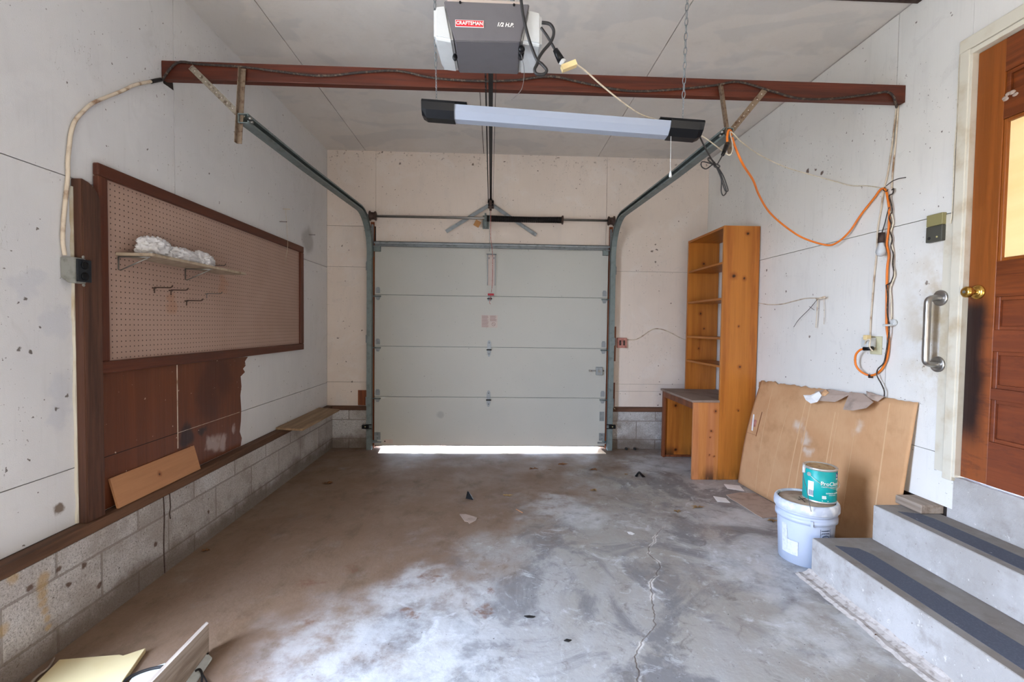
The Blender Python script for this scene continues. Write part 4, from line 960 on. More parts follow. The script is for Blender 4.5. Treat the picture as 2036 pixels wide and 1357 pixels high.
for (p, q2, r_, s2) in ((yB-st-t, yB-st, a, b), (yA+st, yA+st+t, a, b), (yA+st+t, yB-st-t, a, a+t), (yA+st+t, yB-st-t, b-t, b)): mb.box(x0+.004, x0+.02, p, q2, r_, s2, bev=.003)
part('glazing_bead', mb, 'door_wood', d2)
mb = MB(); mb.box(x0+.018, x0+.024, yA+st, yB-st, 1.62, 2.255); part('window_pane', mb, 'pane', d2)
ky, kz = 2.075, 1.488
mb = MB(); mb.lathe([(.034, 0), (.033, -.006), (.022, -.011), (.011, -.014), (.011, -.03), (.019, -.036), (.026, -.046), (.026, -.058), (.018, -.066), (.009, -.067)], (x0, ky, kz), 'X', 28)
kb = part('door_knob', mb, 'brass', d2, label='brass door knob')
mb = MB(); mb.cyl((x0-.069, ky, kz), (x0-.066, ky, kz), .007, 14); part('keyhole', mb, 'steel', kb)
# dried putty blobs
mb = MB(); c = at(1985+22, 190, 'X', x0); 
for k in range(6): mb.ball((x0+.002, c.y+random.uniform(-.03, .02), c.z+random.uniform(-.012, .012)), .012, 8, (.5, 1.2, .7))
part('dried_putty', mb, 'card_in', d2)
# casing
mb = MB()
mb.box(WR-.018, WR+.015, DY1-.005, 2.178, DZ0-.02, 2.70, bev=.004); mb.box(WR-.014, WR+.06, 2.119, 2.134, DZ0, DZ1, bev=.002)
mb.box(WR-.018, WR+.015, DY0-.05, DY0+.0, DZ0-.02, 2.70, bev=.004)
mb.box(WR-.022, WR+.015, DY0-.06, 2.178, 2.640, 2.70, bev=.004); mb.box(WR-.016, WR+.06, DY0, 2.134, 2.614, 2.638, bev=.002)
tr = struct('trim_4', mb, 'trim_white')
mb = MB(); mb.box(WR-.004, WR-.0005, 2.179, 2.231, .6, 1.884); struct('trim_5', mb, 'trim_white')

# ------------------------------------------------------------------ steps
def step(x0, xb, z0, z1, yend, name, label, strip):
    o = thing(name, label, 'step', ((x0+xb)/2, 1.4, z0), 'concrete steps')
    mb = MB(); mb.box(x0, xb, .55, yend, z0, z1-.002, bev=.004)
    part('riser_block', mb, 'step', o)
    mb = MB(); mb.box(x0+.004, xb-.001, .555, yend-.004, z1-.002, z1); part('tread', mb, 'tread', o)
    mb = MB(); mb.prism([(strip[0], .56), (strip[1], .56), (strip[1], strip[2]-.09), (strip[1]-.02, strip[2]-.03), (strip[0]+.02, strip[2])], 'Z', z1+.0002, z1+.0012); part('grip_strip', mb, 'grip', o, label='dark blue grey grip strip')
    return o
step(1.69, 2.245, 0, .20, 2.33, 'concrete_step', 'lower concrete step with dark grip strip beside the bucket', (1.725, 1.865, 2.24))
step(2.0, 2.245, .2005, .385, 2.31, 'concrete_step', 'upper concrete step with dark grip strip below the house door', (2.03, 2.155, 2.22))
# flaking mortar ridge along the lowest step
mb = MB(); random.seed(5); n = 150; rows = []
for k in range(n+1):
    y = .6+(2.345-.6)*k/n; nz_ = lambda f, o_: noise.noise(Vector((y*f, o_, 0)))
    e_ = .014*nz_(6, 0)+.008*nz_(21, 2); w = .008*nz_(30, 5)
    rows.append([mb.bm.verts.new(v) for v in ((1.6895, y, .0005), (1.6895, y, .026+.012*nz_(17, 9)), (1.676+w*.3, y, .016+w*.6), (1.652+w+e_*.5, y, .007+.004*nz_(25, 3)), (1.628+e_+w*.5, y, .009+.004*nz_(33, 1)), (1.612+e_+w, y, .0005))])
for a, b in zip(rows, rows[1:]):
    for k in range(5): mb.bm.faces.new((a[k], a[k+1], b[k+1], b[k]))
bmesh.ops.recalc_face_normals(mb.bm, faces=mb.bm.faces[:])
tag(part('mortar_ridge', mb, 'mortar'), 'flaking white mortar ridge along the foot of the lower step', 'mortar')

# ------------------------------------------------------------------ post, pegboard
mb = MB(); y0, y1 = 1.963, 2.052; xf = -1.703; zc = 1.885
pr = [(y0, .447), (y1, .447), (y1, 1.80)] + [(y0+(y1-y0)*math.cos(t)*1.0, 1.80+.085*math.sin(t)) for t in [k*PI/16 for k in range(1, 7)]] + [(y0, 1.885)]
mb.prism(pr, 'X', WL+.001, xf, bev=.003)
o = one('wall_post', mb, 'post', 'dark stained wooden post with a rounded top left of the pegboard', 'post')
mb = MB(); random.seed(2)
zs = [.45+i*.035 for i in range(41)]; A_ = [(y0-.0015-random.uniform(0, .006), z) for z in zs]
mb.prism(A_+[(y0-.0005, zs[-1]), (y0-.0005, .45)], 'X', WL+.0005, WL+.012)
one('chipped_paint_edge', mb, 'trim_white', 'ragged strip of chipped white paint along the dark post', 'paint')
PY0, PY1, PZ0, PZ1 = 2.062, 4.188, 1.066, 1.985; fw = .055; ft = .030
o = thing('pegboard', 'large pinkish pegboard in a dark brown frame on the left wall', 'pegboard', (WL, (PY0+PY1)/2, PZ0))
mb = MB(); mb.box(WL+.004, WL+.010, PY0+.02, PY1-.02, PZ0+.02, PZ1-.02); part('perforated_board', mb, 'peg', o)
for nm, bx, mt in (('top', (PY0, PY1, PZ1-fw, PZ1), 'frame'), ('bottom', (PY0, PY1, PZ0, PZ0+fw), 'frame'), ('left', (PY0, PY0+.05, PZ0+fw, PZ1-fw), 'frame_z'), ('right', (PY1-.06, PY1, PZ0+fw, PZ1-fw), 'frame_z')):
    mb = MB(); mb.box(WL+.0042 if nm in ('left', 'right') else WL+.0042, WL+ft, *bx, bev=.006); part('frame_rail', mb, mt, o)
PX = WL+.010
# shelf on pegboard
SZ0 = 1.600
o = thing('pegboard_shelf', 'narrow dusty shelf on wire brackets hooked on the pegboard', 'shelf', (PX, 2.55, SZ0))
mb = MB(); mb.box(PX+.004, -1.572, 2.165, 2.955, SZ0, SZ0+.014, bev=.002); part('board', mb, 'shelf_dusty', o)
for y in (2.18, 2.635):
    mb = MB(); X0, X1 = PX+.005, -1.60
    mb.tube([(X0, y, SZ0-.004), (X0, y, SZ0-.062), (X0+.008, y, SZ0-.066), (X1, y, SZ0-.006)], .0030, 7, smooth=False); mb.tube([(X0, y, SZ0-.004), (X1+.01, y, SZ0-.0035)], .003, 7)
    part('wire_bracket', mb, 'steel', o)
# bag on shelf
def crumple(c, r, sc_, seed, mb, amp=.30):
    r0 = bmesh.ops.create_icosphere(mb.bm, subdivisions=5, radius=1)
    for v in r0['verts']:
        n = v.co.normalized(); q_ = n*2.2+Vector((seed, 0, 0))
        rid = abs(noise.noise(q_*1.0)); rid2 = abs(noise.noise(q_*2.6+Vector((0, 9, 0)))); fine = abs(noise.noise(q_*6))
        k = 1-amp*rid*1.2-amp*.7*rid2-amp*.25*fine+.12
        v.co = Vector(c)+Vector((n.x*r*sc_[0], n.y*r*sc_[1], n.z*r*sc_[2]))*k
    for v in r0['verts']:
        v.co.z = max(v.co.z, SZ0+.0155); v.co.x = max(v.co.x, PX+.004)
        for f in v.link_faces: f.smooth = True
mb = MB(); zb_ = SZ0+.015
crumple((-1.66, 2.30, zb_+.032), .075, (.75, 1.35, .9), 1.3, mb, .45); crumple((-1.645, 2.45, zb_+.018), .075, (.8, 1.8, .75), 5.2, mb, .45); crumple((-1.65, 2.63, zb_+.024), .068, (.8, 1.5, .85), 8.8, mb, .45)
one('plastic_bag', mb, 'bag', 'crumpled white plastic bag lying on the pegboard shelf', 'bag')
# hooks
hooks = [(307, 572, 'dark pegboard hook nearest the post under the shelf', 'up'), (340, 577, 'dark pegboard hook under the shelf, second from the post', ''), (371, 598, 'lowest dark hook on the pegboard', ''), (411, 584, 'thin grey pegboard hook right of the lowest dark one', ''), (419, 528, 'thin hook on the pegboard just beyond the shelf end', '')]
for i, (x, y, lb, k) in enumerate(hooks):
    c = at(x, y, 'X', PX+.004); Lh = .085
    mb = MB(); r = .0030 if i < 3 else .0020
    mb.tube([(PX+.004, c.y, c.z-.028), (PX+.005, c.y, c.z-.002), (PX+.012, c.y, c.z), (PX+Lh*.6, c.y, c.z), (PX+Lh, c.y, c.z+.001), (PX+Lh+.01, c.y, c.z+.012)], r, 7)
    mb.cyl((PX+.003, c.y-.012, c.z-.003), (PX+.003, c.y+.012, c.z-.003), r*1.2, 6)
    one('pegboard_hook', mb, 'hook' if i < 3 else 'wire', lb, 'hook', 'hooks on the pegboard')
# metal outlet box at the post
o = thing('junction_box', 'metal double outlet box on the post with a cable from above', 'outlet box', at(145, 540, 'X', WL))
a, b = at(121, 505, 'X', WL+.03), at(151, 548, 'X', WL+.03)
yn, yf = 1.912, 1.975
mb = MB(); xa, xb = WL+.001, -1.690
mb.prism([(xa, 1.555), (xa, 1.475), (xa+.03, 1.452), (xb, 1.452), (xb, 1.555)], 'Y', yn, 1.9595, bev=.002); mb2_ = mb
part('box', mb, 'box_metal', o)
mb = MB(); mb.box(xb-.0, xb+.008, yn+.002, 1.9775, 1.458, 1.550, bev=.002); part('receptacle', mb, 'navy', o)
for z in (1.482, 1.526): mb = MB(); mb.lathe([(.016, 0), (.016, .003), (.010, .0035)], (xb+.008, 1.945, z), 'X', 16); part('socket_face', mb, 'black', o)
for z in (1.446, 1.560): mb = MB(); mb.lathe([(.006, 0), (.007, .002), (.003, .0025)], (xb+.001, 1.945, z), 'X', 10); part('mounting_ear', mb, 'box_metal', o)
wl_ = WL+.011
mb = MB(); mb.tube([at(x, y, 'X', wl_) for x, y in ((129, 508), (125, 480), (126, 445), (130, 400), (135, 350), (135, 320), (138, 290), (141, 265), (149, 241), (165, 222), (185, 205), (215, 192), (245, 180), (265, 170), (290, 164), (322, 158))], .0075, 8)
one('house_wiring_cable', mb, 'cord_tan', 'peeling white cable climbing the left wall from box to beam', 'cable')
mb = MB(); mb.tube([at(300, 162.5, 'X', wl_), at(311, 160, 'X', wl_), at(320, 158.5, 'X', wl_)], .0095, 10); one('electrical_tape', mb, 'cord_black', 'black tape wrapped around the white cable where it meets the beam', 'tape')
# nails and string by the pegboard
mb = MB(); c = at(567, 416, 'X', WL+.02); mb.tube([at(568, 418, 'X', WL+.04), at(569, 430, 'X', WL+.04), at(571, 465, 'X', WL+.04), at(572, 490, 'X', WL+.04), at(567, 520, 'X', WL+.04)], .0013, 5)
mb.cyl((WL+.001, c.y, c.z), (WL+.06, c.y, c.z), .003, 6); one('hanging_string', mb, 'cord_white', 'thin string hanging from a nail over the far pegboard corner', 'string')
for x, y, lb in ((556, 441, 'long nail in the left wall below the string'), (614, 467, 'long nail in the left wall near the back corner')):
    c = at(x, y, 'X', WL); mb = MB(); mb.cyl(c, c+Vector((.055, 0, 0)), .0022, 6); mb.cyl(c+Vector((.055, 0, 0)), c+Vector((.057, 0, 0)), .004, 8)
    one('nail', mb, 'iron', lb, 'nail', 'nails in the left wall')

# ------------------------------------------------------------------ things on the sill
mb = MB(); a, b = 2.12, 2.70
mb.hull8([(-1.712, a, .4475), (-1.702, a, .4475), (-1.702, b, .4475), (-1.712, b, .4475), (-1.748, a, .582), (-1.739, a, .585), (-1.739, b, .585), (-1.748, b, .582)])
o = one('leaning_board', mb, 'board_oak', 'short light brown board leaning on the sill beside the post', 'board')
mb = MB(); mb.prism([(-1.745, 3.70), (-1.515, 3.655), (-1.515, 4.52), (-1.745, 4.60)], 'Z', .4485, .466, bev=.002)
one('plywood_board', mb, 'ply', 'weathered plywood board lying on the block wall near the back corner', 'board')

# ------------------------------------------------------------------ bookcase
yN, yF = YB, 4.56; xF, xBk = 1.925, 2.236; t = .022
o = thing('bookcase', 'tall orange pine bookcase with a deeper desk base at the right wall', 'bookcase', (2.05, 4.2, 0))
mb = MB(); mb.box(xF, xBk, yN, yN+t, .001, 2.175, bev=.002); part('side_panel', mb, 'pine', o)
mb = MB(); mb.box(xF, xBk, yF-t, yF, .001, 2.175, bev=.002); part('side_panel', mb, 'pine', o)
mb = MB(); mb.box(xF, xBk, yN+t, yF-t, 2.155, 2.174); part('top_board', mb, 'pine_shelf', o)
for z in (1.872, 1.566, 1.226, .985):
    mb = MB(); mb.box(xF+.004, xBk-.04, yN+t, yF-t, z-.018, z, bev=.001); part('shelf', mb, 'pine_shelf', o)
mb = MB(); mb.box(1.70, xF-.0005, yN+.001, yN+t, .001, .668, bev=.002); part('desk_side', mb, 'pine_pale', o, label='pale bare pine side board')
mb = MB(); mb.box(1.72, xF-.0005, yF-t, yF-.001, .001, .668, bev=.001); part('desk_side', mb, 'pine', o)
mb = MB(); mb.box(1.685, xF+.0, yN-.004, yF+.015, .669, .688, bev=.002); mb.box(xF, xBk, yN+t+.001, yF-t-.001, .669, .688); part('desk_top', mb, 'pine_dusty', o, label='dusty brown desk top')
mb = MB(); mb.box(1.70, 1.72, yN+t, yF-t-.03, .61, .668); mb.box(1.70, 1.72, yF-.05, yF, .001, .668); part('front_rail', mb, 'bc_edge', o)
mb = MB(); mb.box(1.72, xBk-.01, yF-t-.012, yF-t-.0005, .001, .02); part('base_strip', mb, 'bc_edge', o)

# ------------------------------------------------------------------ cardboard
def card_pt(u, v):
    bot = Vector((2.07, 3.76, .003)).lerp(Vector((2.175, 2.375, .003)), u); top = Vector((2.232, 3.74, .87)).lerp(Vector((2.236, 2.325, .925)), u)
    p = bot.lerp(top, v); bow = math.sin(PI*v)*(.035*(1-u)+.01); p.x -= bow*.6*(1-.75*u)
    p.x -= .004*math.sin(u*9)*(1-v); return p
mb = MB(); NU, NV = 60, 24; random.seed(11); V = []
for i in range(NU+1):
    row = []
    jag = .012*noise.noise(Vector((i*.55, 3, 0)))+.008*noise.noise(Vector((i*1.7, 7, 0)))
    for j in range(NV+1):
        v = j/NV; p = card_pt(i/NU, v)
        if j == NV: p.z += jag*1.6
        row.append(p)
    V.append(row)
th = Vector((-.004, 0, .001))
vf = [[mb.bm.verts.new(p+th) for p in r] for r in V]; vb = [[mb.bm.verts.new(p) for p in r] for r in V]
for i in range(NU):
    for j in range(NV):
        mb.bm.faces.new((vf[i][j], vf[i][j+1], vf[i+1][j+1], vf[i+1][j])).smooth = True; mb.bm.faces.new((vb[i][j], vb[i+1][j], vb[i+1][j+1], vb[i][j+1])).smooth = True
for i in range(NU):
    mb.bm.faces.new((vf[i][0], vf[i+1][0], vb[i+1][0], vb[i][0])); mb.bm.faces.new((vf[i][NV], vb[i][NV], vb[i+1][NV], vf[i+1][NV]))
for j in range(NV):
    mb.bm.faces.new((vf[0][j], vb[0][j], vb[0][j+1], vf[0][j+1])); mb.bm.faces.new((vf[NU][j], vf[NU][j+1], vb[NU][j+1], vb[NU][j]))
bmesh.ops.recalc_face_normals(mb.bm, faces=mb.bm.faces[:])
o = thing('cardboard_sheet', 'big flattened cardboard box leaning on the wall behind the bucket', 'cardboard', (2.07, 3.0, 0))
part('sheet', mb, 'card', o)
def ribbon(u0, v0, u1, v1, w, mat_, name, off=.0052, seg=14, lab=None):
    mb = MB(); L = []
    for k in range(seg+1):
        t_ = k/seg; u, v = u0+(u1-u0)*t_, v0+(v1-v0)*t_
        a = card_pt(u-w/2, v)+Vector((-off, 0, .001)); b = card_pt(u+w/2, v)+Vector((-off, 0, .001)); L.append((mb.bm.verts.new(a), mb.bm.verts.new(b), mb.bm.verts.new(b+Vector((.001, 0, 0))), mb.bm.verts.new(a+Vector((.001, 0, 0)))))
    for p, q_ in zip(L, L[1:]):
        for k in range(4): mb.bm.faces.new((p[k], p[(k+1) % 4], q_[(k+1) % 4], q_[k]))
    mb.bm.faces.new(L[0]); mb.bm.faces.new(L[-1][::-1]); bmesh.ops.recalc_face_normals(mb.bm, faces=mb.bm.faces[:])
    return part(name, mb, mat_, o, label=lab)
for u0, v0, u1, v1, w in ((.17, .02, .13, .95, .004), (.40, .02, .415, .9, .006), (.455, .02, .45, .9, .006), (.62, .02, .615, .85, .006), (.645, .05, .635, .85, .003), (.90, .3, .885, .97, .006), (.27, .02, .30, .8, .003), (.75, .1, .74, .8, .002)):
    ribbon(u0, v0, u1, v1, w, 'card_edge', 'crease')
# hand hole patch with white tape on the left
ribbon(.055, .50, .055, .72, .085, 'card', 'cut_panel', .0065); ribbon(.055, .50, .055, .498, .09, 'bc_edge', 'cut_line', .0068, 1)
ribbon(.052, .57, .052, .635, .045, 'red_box', 'torn_spot', .0075, 3); ribbon(.098, .49, .098, .72, .004, 'bc_edge', 'cut_line', .0068, 3); tp = ribbon(.057, .53, .035, .68, .014, 'paper', 'tape_strip', .010, 6)
# torn curled flaps at the top edge
def flap(pix, mat_, dx0, dx1, name='torn_flap', th_=.003):
    """polygon of photo points on planes stepping out from the sheet"""
    mb = MB(); n = len(pix); pts = [at(x, y, 'X', 2.232-dx0-(dx1-dx0)*w_) for x, y, w_ in pix]
    A_ = [mb.bm.verts.new(p) for p in pts]; B_ = [mb.bm.verts.new(p+Vector((th_, 0, 0))) for p in pts]
    c = sum(pts, Vector())/n; ca = mb.bm.verts.new(c+Vector((-.012, 0, .004))); cb = mb.bm.verts.new(c+Vector((-.009, 0, .004)))
    for i in range(n):
        mb.bm.faces.new((A_[i], A_[(i+1) % n], ca)); mb.bm.faces.new((B_[(i+1) % n], B_[i], cb)); mb.bm.faces.new((A_[(i+1) % n], A_[i], B_[i], B_[(i+1) % n]))
    bmesh.ops.recalc_face_normals(mb.bm, faces=mb.bm.faces[:]); part(name, mb, mat_, o)
flap([(1621, 778, 0), (1648, 774, 0), (1690, 782, 0), (1688, 786, .3), (1660, 800, .9), (1625, 797, 1), (1615, 795, .8)], 'card_in', .02, .07)
flap([(1597, 786, 1), (1612, 786, .8), (1628, 779, .5), (1634, 788, .5), (1624, 800, 1), (1612, 803, 1.1), (1602, 796, 1.1)], 'paper', .02, .08)
flap([(1632, 780, .3), (1641, 775, .2), (1648, 781, .3), (1640, 788, .6), (1634, 788, .6)], 'card', .03, .08)
flap([(1690, 780, 0), (1716, 783, 0), (1736, 800, .6), (1722, 812, 1), (1696, 817, 1.1), (1676, 815, 1), (1680, 803, .8)], 'card_in', .02, .09)
flap([(1722, 778, 0), (1737, 784, 0), (1758, 789, .1), (1745, 799, .4), (1734, 796, .5), (1724, 790, .4)], 'card_in', .02, .05)
flap([(1509, 760, 0), (1519, 757, 0), (1517, 776, 0), (1508, 770, .2)], 'card', .0, .02)
# flat piece on floor
pts = [at(x, y, 'Z', .004) for x, y in ((1444, 985), (1470, 980), (1500, 982), (1535, 1000), (1580, 1022), (1590, 1034), (1558, 1028), (1516, 1031), (1500, 1022), (1485, 1012), (1466, 1000), (1452, 992))]
mb = MB(); mb.prism([(p.x, p.y) for p in pts], 'Z', .002, .006); one('cardboard_flap', mb, 'card_in', 'flat torn cardboard piece on the floor left of the bucket', 'cardboard')
# small torn piece on floor
pts = [at(x, y, 'Z', .003) for x, y in ((914, 1023), (926, 1023), (949, 1030), (946, 1036), (934, 1042), (930, 1038), (924, 1037))]
mb = MB(); mb.prism([(p.x, p.y) for p in pts], 'Z', .001, .004); one('cardboard_scrap', mb, 'card_in', 'small torn cardboard scrap in the middle of the floor', 'cardboard')
def sheet(pix, name, mat_, lb, cat, group=None, h=.0015):
    pts = [at(x, y, 'Z', .002) for x, y in pix]; mb = MB(); mb.prism([(p.x, p.y) for p in pts], 'Z', .0008, .0008+h); return one(name, mb, mat_, lb, cat, group)
sheet([(1439, 963), (1471, 966), (1480, 977), (1446, 972)], 'paper_sheet', 'paper', 'white paper on the floor in front of the bookcase', 'paper', 'papers on the floor')
sheet([(1418, 987), (1443, 991), (1452, 1000), (1426, 998)], 'paper_sheet', 'paper', 'white paper partly under the flat cardboard piece', 'paper', 'papers on the floor')
sheet([(1247, 1058), (1254, 1058), (1262, 1062), (1258, 1064), (1250, 1062)], 'paper_scrap', 'paper', 'tiny white scrap on the floor', 'paper')

# ------------------------------------------------------------------ bucket and can
bc = Vector((1.775, 2.505, 0)); Hb = .352
o = thing('plastic_bucket', 'large pale blue plastic bucket standing at the lower step', 'bucket', bc)
mb = MB(); mb.lathe([(.118, .001), (.130, .004), (.1405, .235), (.1405, .245), (.152, .246), (.152, .268), (.143, .27), (.143, .285), (.151, .286), (.151, .298), (.143, .30)], bc, 'Z', 64); part('body', mb, 'bucket', o)
mb = MB(); mb.lathe([(.158, .300), (.160, .303), (.160, .325), (.157, .340), (.150, .350), (.142, .350), (.139, .338)], bc, 'Z', 64, cap=False); mb.lathe([(.139, .338), (.02, .338)], bc, 'Z', 64); mb.bm.verts.ensure_lookup_table()
part('lid', mb, 'bucket_lid', o)
mb = MB(); mb.lathe([(.134, .3385), (.134, .3405), (.05, .3412)], bc, 'Z', 48); ld = part('lid_dirt', mb, 'lid_dirt', o)
mb = MB(); c = bc+Vector((-.045, -.02, .343)); mb.cyl(c+Vector((-.015, 0, .002)), c+Vector((.02, -.01, .014)), .0018, 6); mb.cyl(c+Vector((0, -.035, .001)), c+Vector((.01, .03, .008)), .0018, 6); part('twig', mb, 'iron', o)
def wrap(mb_, c, r, ang, z, h_flip=1):
    """bend flat lettering (local x,y) round a vertical cylinder; ang = facing direction"""
    for v in mb_.bm.verts:
        a = ang+v.co.x/r; rr_ = r+v.co.z; v.co = Vector((c.x+rr_*math.cos(a), c.y+rr_*math.sin(a), z+v.co.y))
def curved_patch(c, r, a0, a1, z0, z1, th_=.0008, n=12, r_top=None, shape=None):
    mb = MB(); rt = r if r_top is None else r_top; L = []
    for k in range(n+1):
        a = a0+(a1-a0)*k/n; ca, sa = math.cos(a), math.sin(a); za, zb2 = (z0, z1) if shape is None else shape(k/n)
        L.append([mb.bm.verts.new((c.x+rr_*ca, c.y+rr_*sa, zz_)) for rr_, zz_ in ((r+th_, za), (rt+th_, zb2), (rt, zb2), (r, za))])
    for p, q_ in zip(L, L[1:]):
        for k in range(4): mb.bm.faces.new((p[k], p[(k+1) % 4], q_[(k+1) % 4], q_[k]))
    mb.bm.faces.new(L[0]); mb.bm.faces.new(L[-1][::-1]); bmesh.ops.recalc_face_normals(mb.bm, faces=mb.bm.faces[:]); return mb
# angle on the bucket seen at a photo column
def ang_at(px, c, r):
    # outward direction of the visible side point whose column is px
    best = None
    for k in range(0, 720):
        a = k*PI/360; p = Vector((c.x+r*math.cos(a), c.y+r*math.sin(a), .2)); n_ = Vector((math.cos(a), math.sin(a), 0))
        if n_.dot(Vector((p.x, p.y, 0))) > 0: continue
        v = p-CAM; x = 1018+F_PX*v.dot(RT)/v.dot(FW)
        if best is None or abs(x-px) < best[0]: best = (abs(x-px), a)
    return best[1]
aa, ab = ang_at(1556, bc, .137), ang_at(1588, bc, .137)
mb = curved_patch(bc, .1325, aa, ab, .07, .2, .0012, 14, .1395, shape=lambda t_: (.055+.0*t_, .215 if t_ < .42 else .135))
lb = part('white_label', mb, 'sticker_white', o)
am = ang_at(1642, bc, .1402)
mb = MB(); m_ = MB()
mt = text_mesh('WARNING', .0105, .0003, bold=.0002); mb.add(mt, Matrix.Translation((0, .012, 0)))
mt = text_mesh('ADVERTENCIA', .007, .0003, bold=.0002); mb.add(mt, Matrix.Translation((0, -.002, 0)))
for x_, y_, w_ in ((-.03, .018, .001), (.03, .018, .001)): mb.box(x_-.0007, x_+.0007, -.062, .02, 0, .0005)
mb.box(-.03, .03, .019, .0204, 0, .0005); mb.box(-.03, .03, -.0085, -.0075, 0, .0005)
ring = [Vector((math.cos(t_)*.024, -.036+math.sin(t_)*.024, .0005)) for t_ in [k*PI/12 for k in range(24)]]; mb.tube(ring, .0016, 5, closed=True, smooth=False); mb.cyl((-.016, -.02, .0005), (.016, -.052, .0005), .0014, 5)
mb.box(-.012, .012, -.048, -.03, 0, .0005)
for v in mb.bm.verts: v.co.x *= 1
wrap(mb, bc, .1402, am, .205); part('warning_print', mb, 'dark_ink', o)
mb = MB(); hl = ang_at(1613, bc, .152); hp = Vector((bc.x+.154*math.cos(hl), bc.y+.154*math.sin(hl), .255)); mb.box(-.006, .006, -.004, .004, -.016, .016, Matrix.Translation(hp) @ Matrix.Rotation(hl+PI/2, 4, 'Z')); part('handle_boss', mb, 'bucket', o)

cc = Vector((1.846, 2.500, .3425)); Hc = .192; rc = .082
o = thing('paint_can', 'teal labelled paint can standing on the bucket lid', 'paint can', cc)
mb = MB(); mb.lathe([(rc-.002, .0), (rc+.001, .002), (rc+.001, .006), (rc-.001, .008), (rc-.001, Hc-.012), (rc+.002, Hc-.010), (rc+.003, Hc-.003), (rc, Hc), (rc-.004, Hc), (rc-.005, Hc-.005), (rc-.012, Hc-.006)], cc, 'Z', 64); part('tin_body', mb, 'can_metal', o)
mb = MB(); mb.lathe([(rc-.0125, Hc-.0055), (rc-.016, Hc-.002), (rc-.02, Hc-.004), (.01, Hc-.0042)], cc, 'Z', 48); part('can_lid', mb, 'can_lid', o, label='rusty tan can lid')
mb = MB(); mb.lathe([(rc-.0008, .010), (rc+.0002, .011), (rc+.0002, Hc-.015), (rc-.0008, Hc-.014)], cc, 'Z', 64, cap=False); lab = part('teal_label', mb, 'teal', o)
rl = rc+.0003
a0, a1 = ang_at(1604, cc, rc), ang_at(1615, cc, rc)
part('barcode_panel', curved_patch(cc, rl, a0, a1, cc.z+.03, cc.z+.115, .0004, 6), 'paper', lab)
mb = MB()
for k in range(9): mb.box(-.012+k*.003, -.0108+k*.003+(.0006 if k % 3 else 0), 0, .03, 0, .0003)
wrap(mb, cc, rl+.0005, (a0+a1)/2+.02, cc.z+.036); part('barcode', mb, 'dark_ink', lab)
def can_text(s, size, px, zr, **k):
    mb = MB(); mt = text_mesh(s, size, .0003, **k); mb.add(mt); x_ = min(v.co.x for v in mb.bm.verts)
    for v in mb.bm.verts: v.co.x -= x_
    wrap(mb, cc, rl+.0003, ang_at(px, cc, rc), cc.z+zr); return mb
part('brand_lettering', can_text('ProClassic', .030, 1629, .112, bold=.0003), 'white_ink', lab)
mb = can_text('INTERIOR WATERBORNE ACRYLIC', .0062, 1630, .094); part('small_print', mb, 'white_ink', lab)
mb = can_text('INTERIOR ACRYLIC', .0095, 1640, .060, bold=.0001); part('small_print', mb, 'white_ink', lab)
mb = can_text('LATEX ENAMEL', .0062, 1646, .050); part('small_print', mb, 'white_ink', lab)
mb = MB(); random.seed(4)
for k in range(4): mb.box(-.012, -.012+random.uniform(.018, .027), .034-k*.0045, .0372-k*.0045, 0, .0003)
mb.box(-.012, .02, .008, .0105, 0, .0003)
wrap(mb, cc, rl+.0003, ang_at(1637, cc, rc), cc.z+.008); part('small_print', mb, 'white_ink', lab)
mb = MB()
for k in range(12):
    t_ = k*PI/6; mb.ball((math.cos(t_)*.009, math.sin(t_)*.009, .0004), .0026, 6, (1, 1, .2))
mb.ball((0, 0, .0004), .005, 8, (1, 1, .15)); wrap(mb, cc, rl+.0003, ang_at(1661, cc, rc), cc.z+.079); part('flower_emblem', mb, 'white_ink', lab)
ae = ang_at(1660, cc, rc); M['blue_ink'] = simple('blue_print', '#26308f', .4, var=0)
eb = part('blue_badge', curved_patch(cc, rl, ae-.12, ae+.12, cc.z+.145, cc.z+.172, .0004, 4), 'blue_ink', lab)
mb = MB(); mb.box(-.008, -.003, .004, .02, 0, .0003); mb.ball((.003, .008, .0003), .004, 8, (1, 1, .1)); wrap(mb, cc, rl+.0005, ae, cc.z+.146); part('badge_mark', mb, 'white_ink', eb)
part('badge_base', curved_patch(cc, rl, ae-.12, ae+.12, cc.z+.135, cc.z+.143, .0004, 4), 'paper', lab)
# can ears and wire bail
ah = ang_at(1606, cc, rc); ep = Vector((cc.x+(rc+.001)*math.cos(ah), cc.y+(rc+.001)*math.sin(ah), cc.z+.152))
mb = MB(); nrm = Vector((math.cos(ah), math.sin(ah), 0)); mb.cyl(ep, ep+nrm*.004, .011, 16); part('bail_ear', mb, 'can_metal', o); mb = MB(); mb.cyl(ep-nrm*(2*rc), ep-nrm*(2*rc+.006), .011, 16); part('bail_ear', mb, 'can_metal', o)
mb = MB(); pts = []
tng = Vector((-math.sin(ah), math.cos(ah), 0)); tng = tng if tng.y < 0 else -tng
for k in range(13):
    t_ = k/12*PI; e = cc+Vector((0, 0, .152)); pts.append(e+nrm*((rc+.006)*math.cos(t_))+tng*((rc+.012)*math.sin(t_))+Vector((0, 0, -.062*math.sin(t_))))
mb.tube(pts, .0013, 6); part('wire_bail', mb, 'can_metal', o)
mb = MB(); hpw = [at(1600, 928, 'Y', 2.37), at(1597, 945, 'Y', 2.36), at(1604, 975, 'Y', 2.355), at(1609, 1000, 'Y', 2.35), at(1613, 1018, 'Y', 2.345)]
mb.tube(hpw, .0018, 6); o2 = thing('bucket_bail', 'bent wire bucket handle standing up beside the paint can', 'handle', hpw[-1]); part('wire', mb, 'wire', o2)
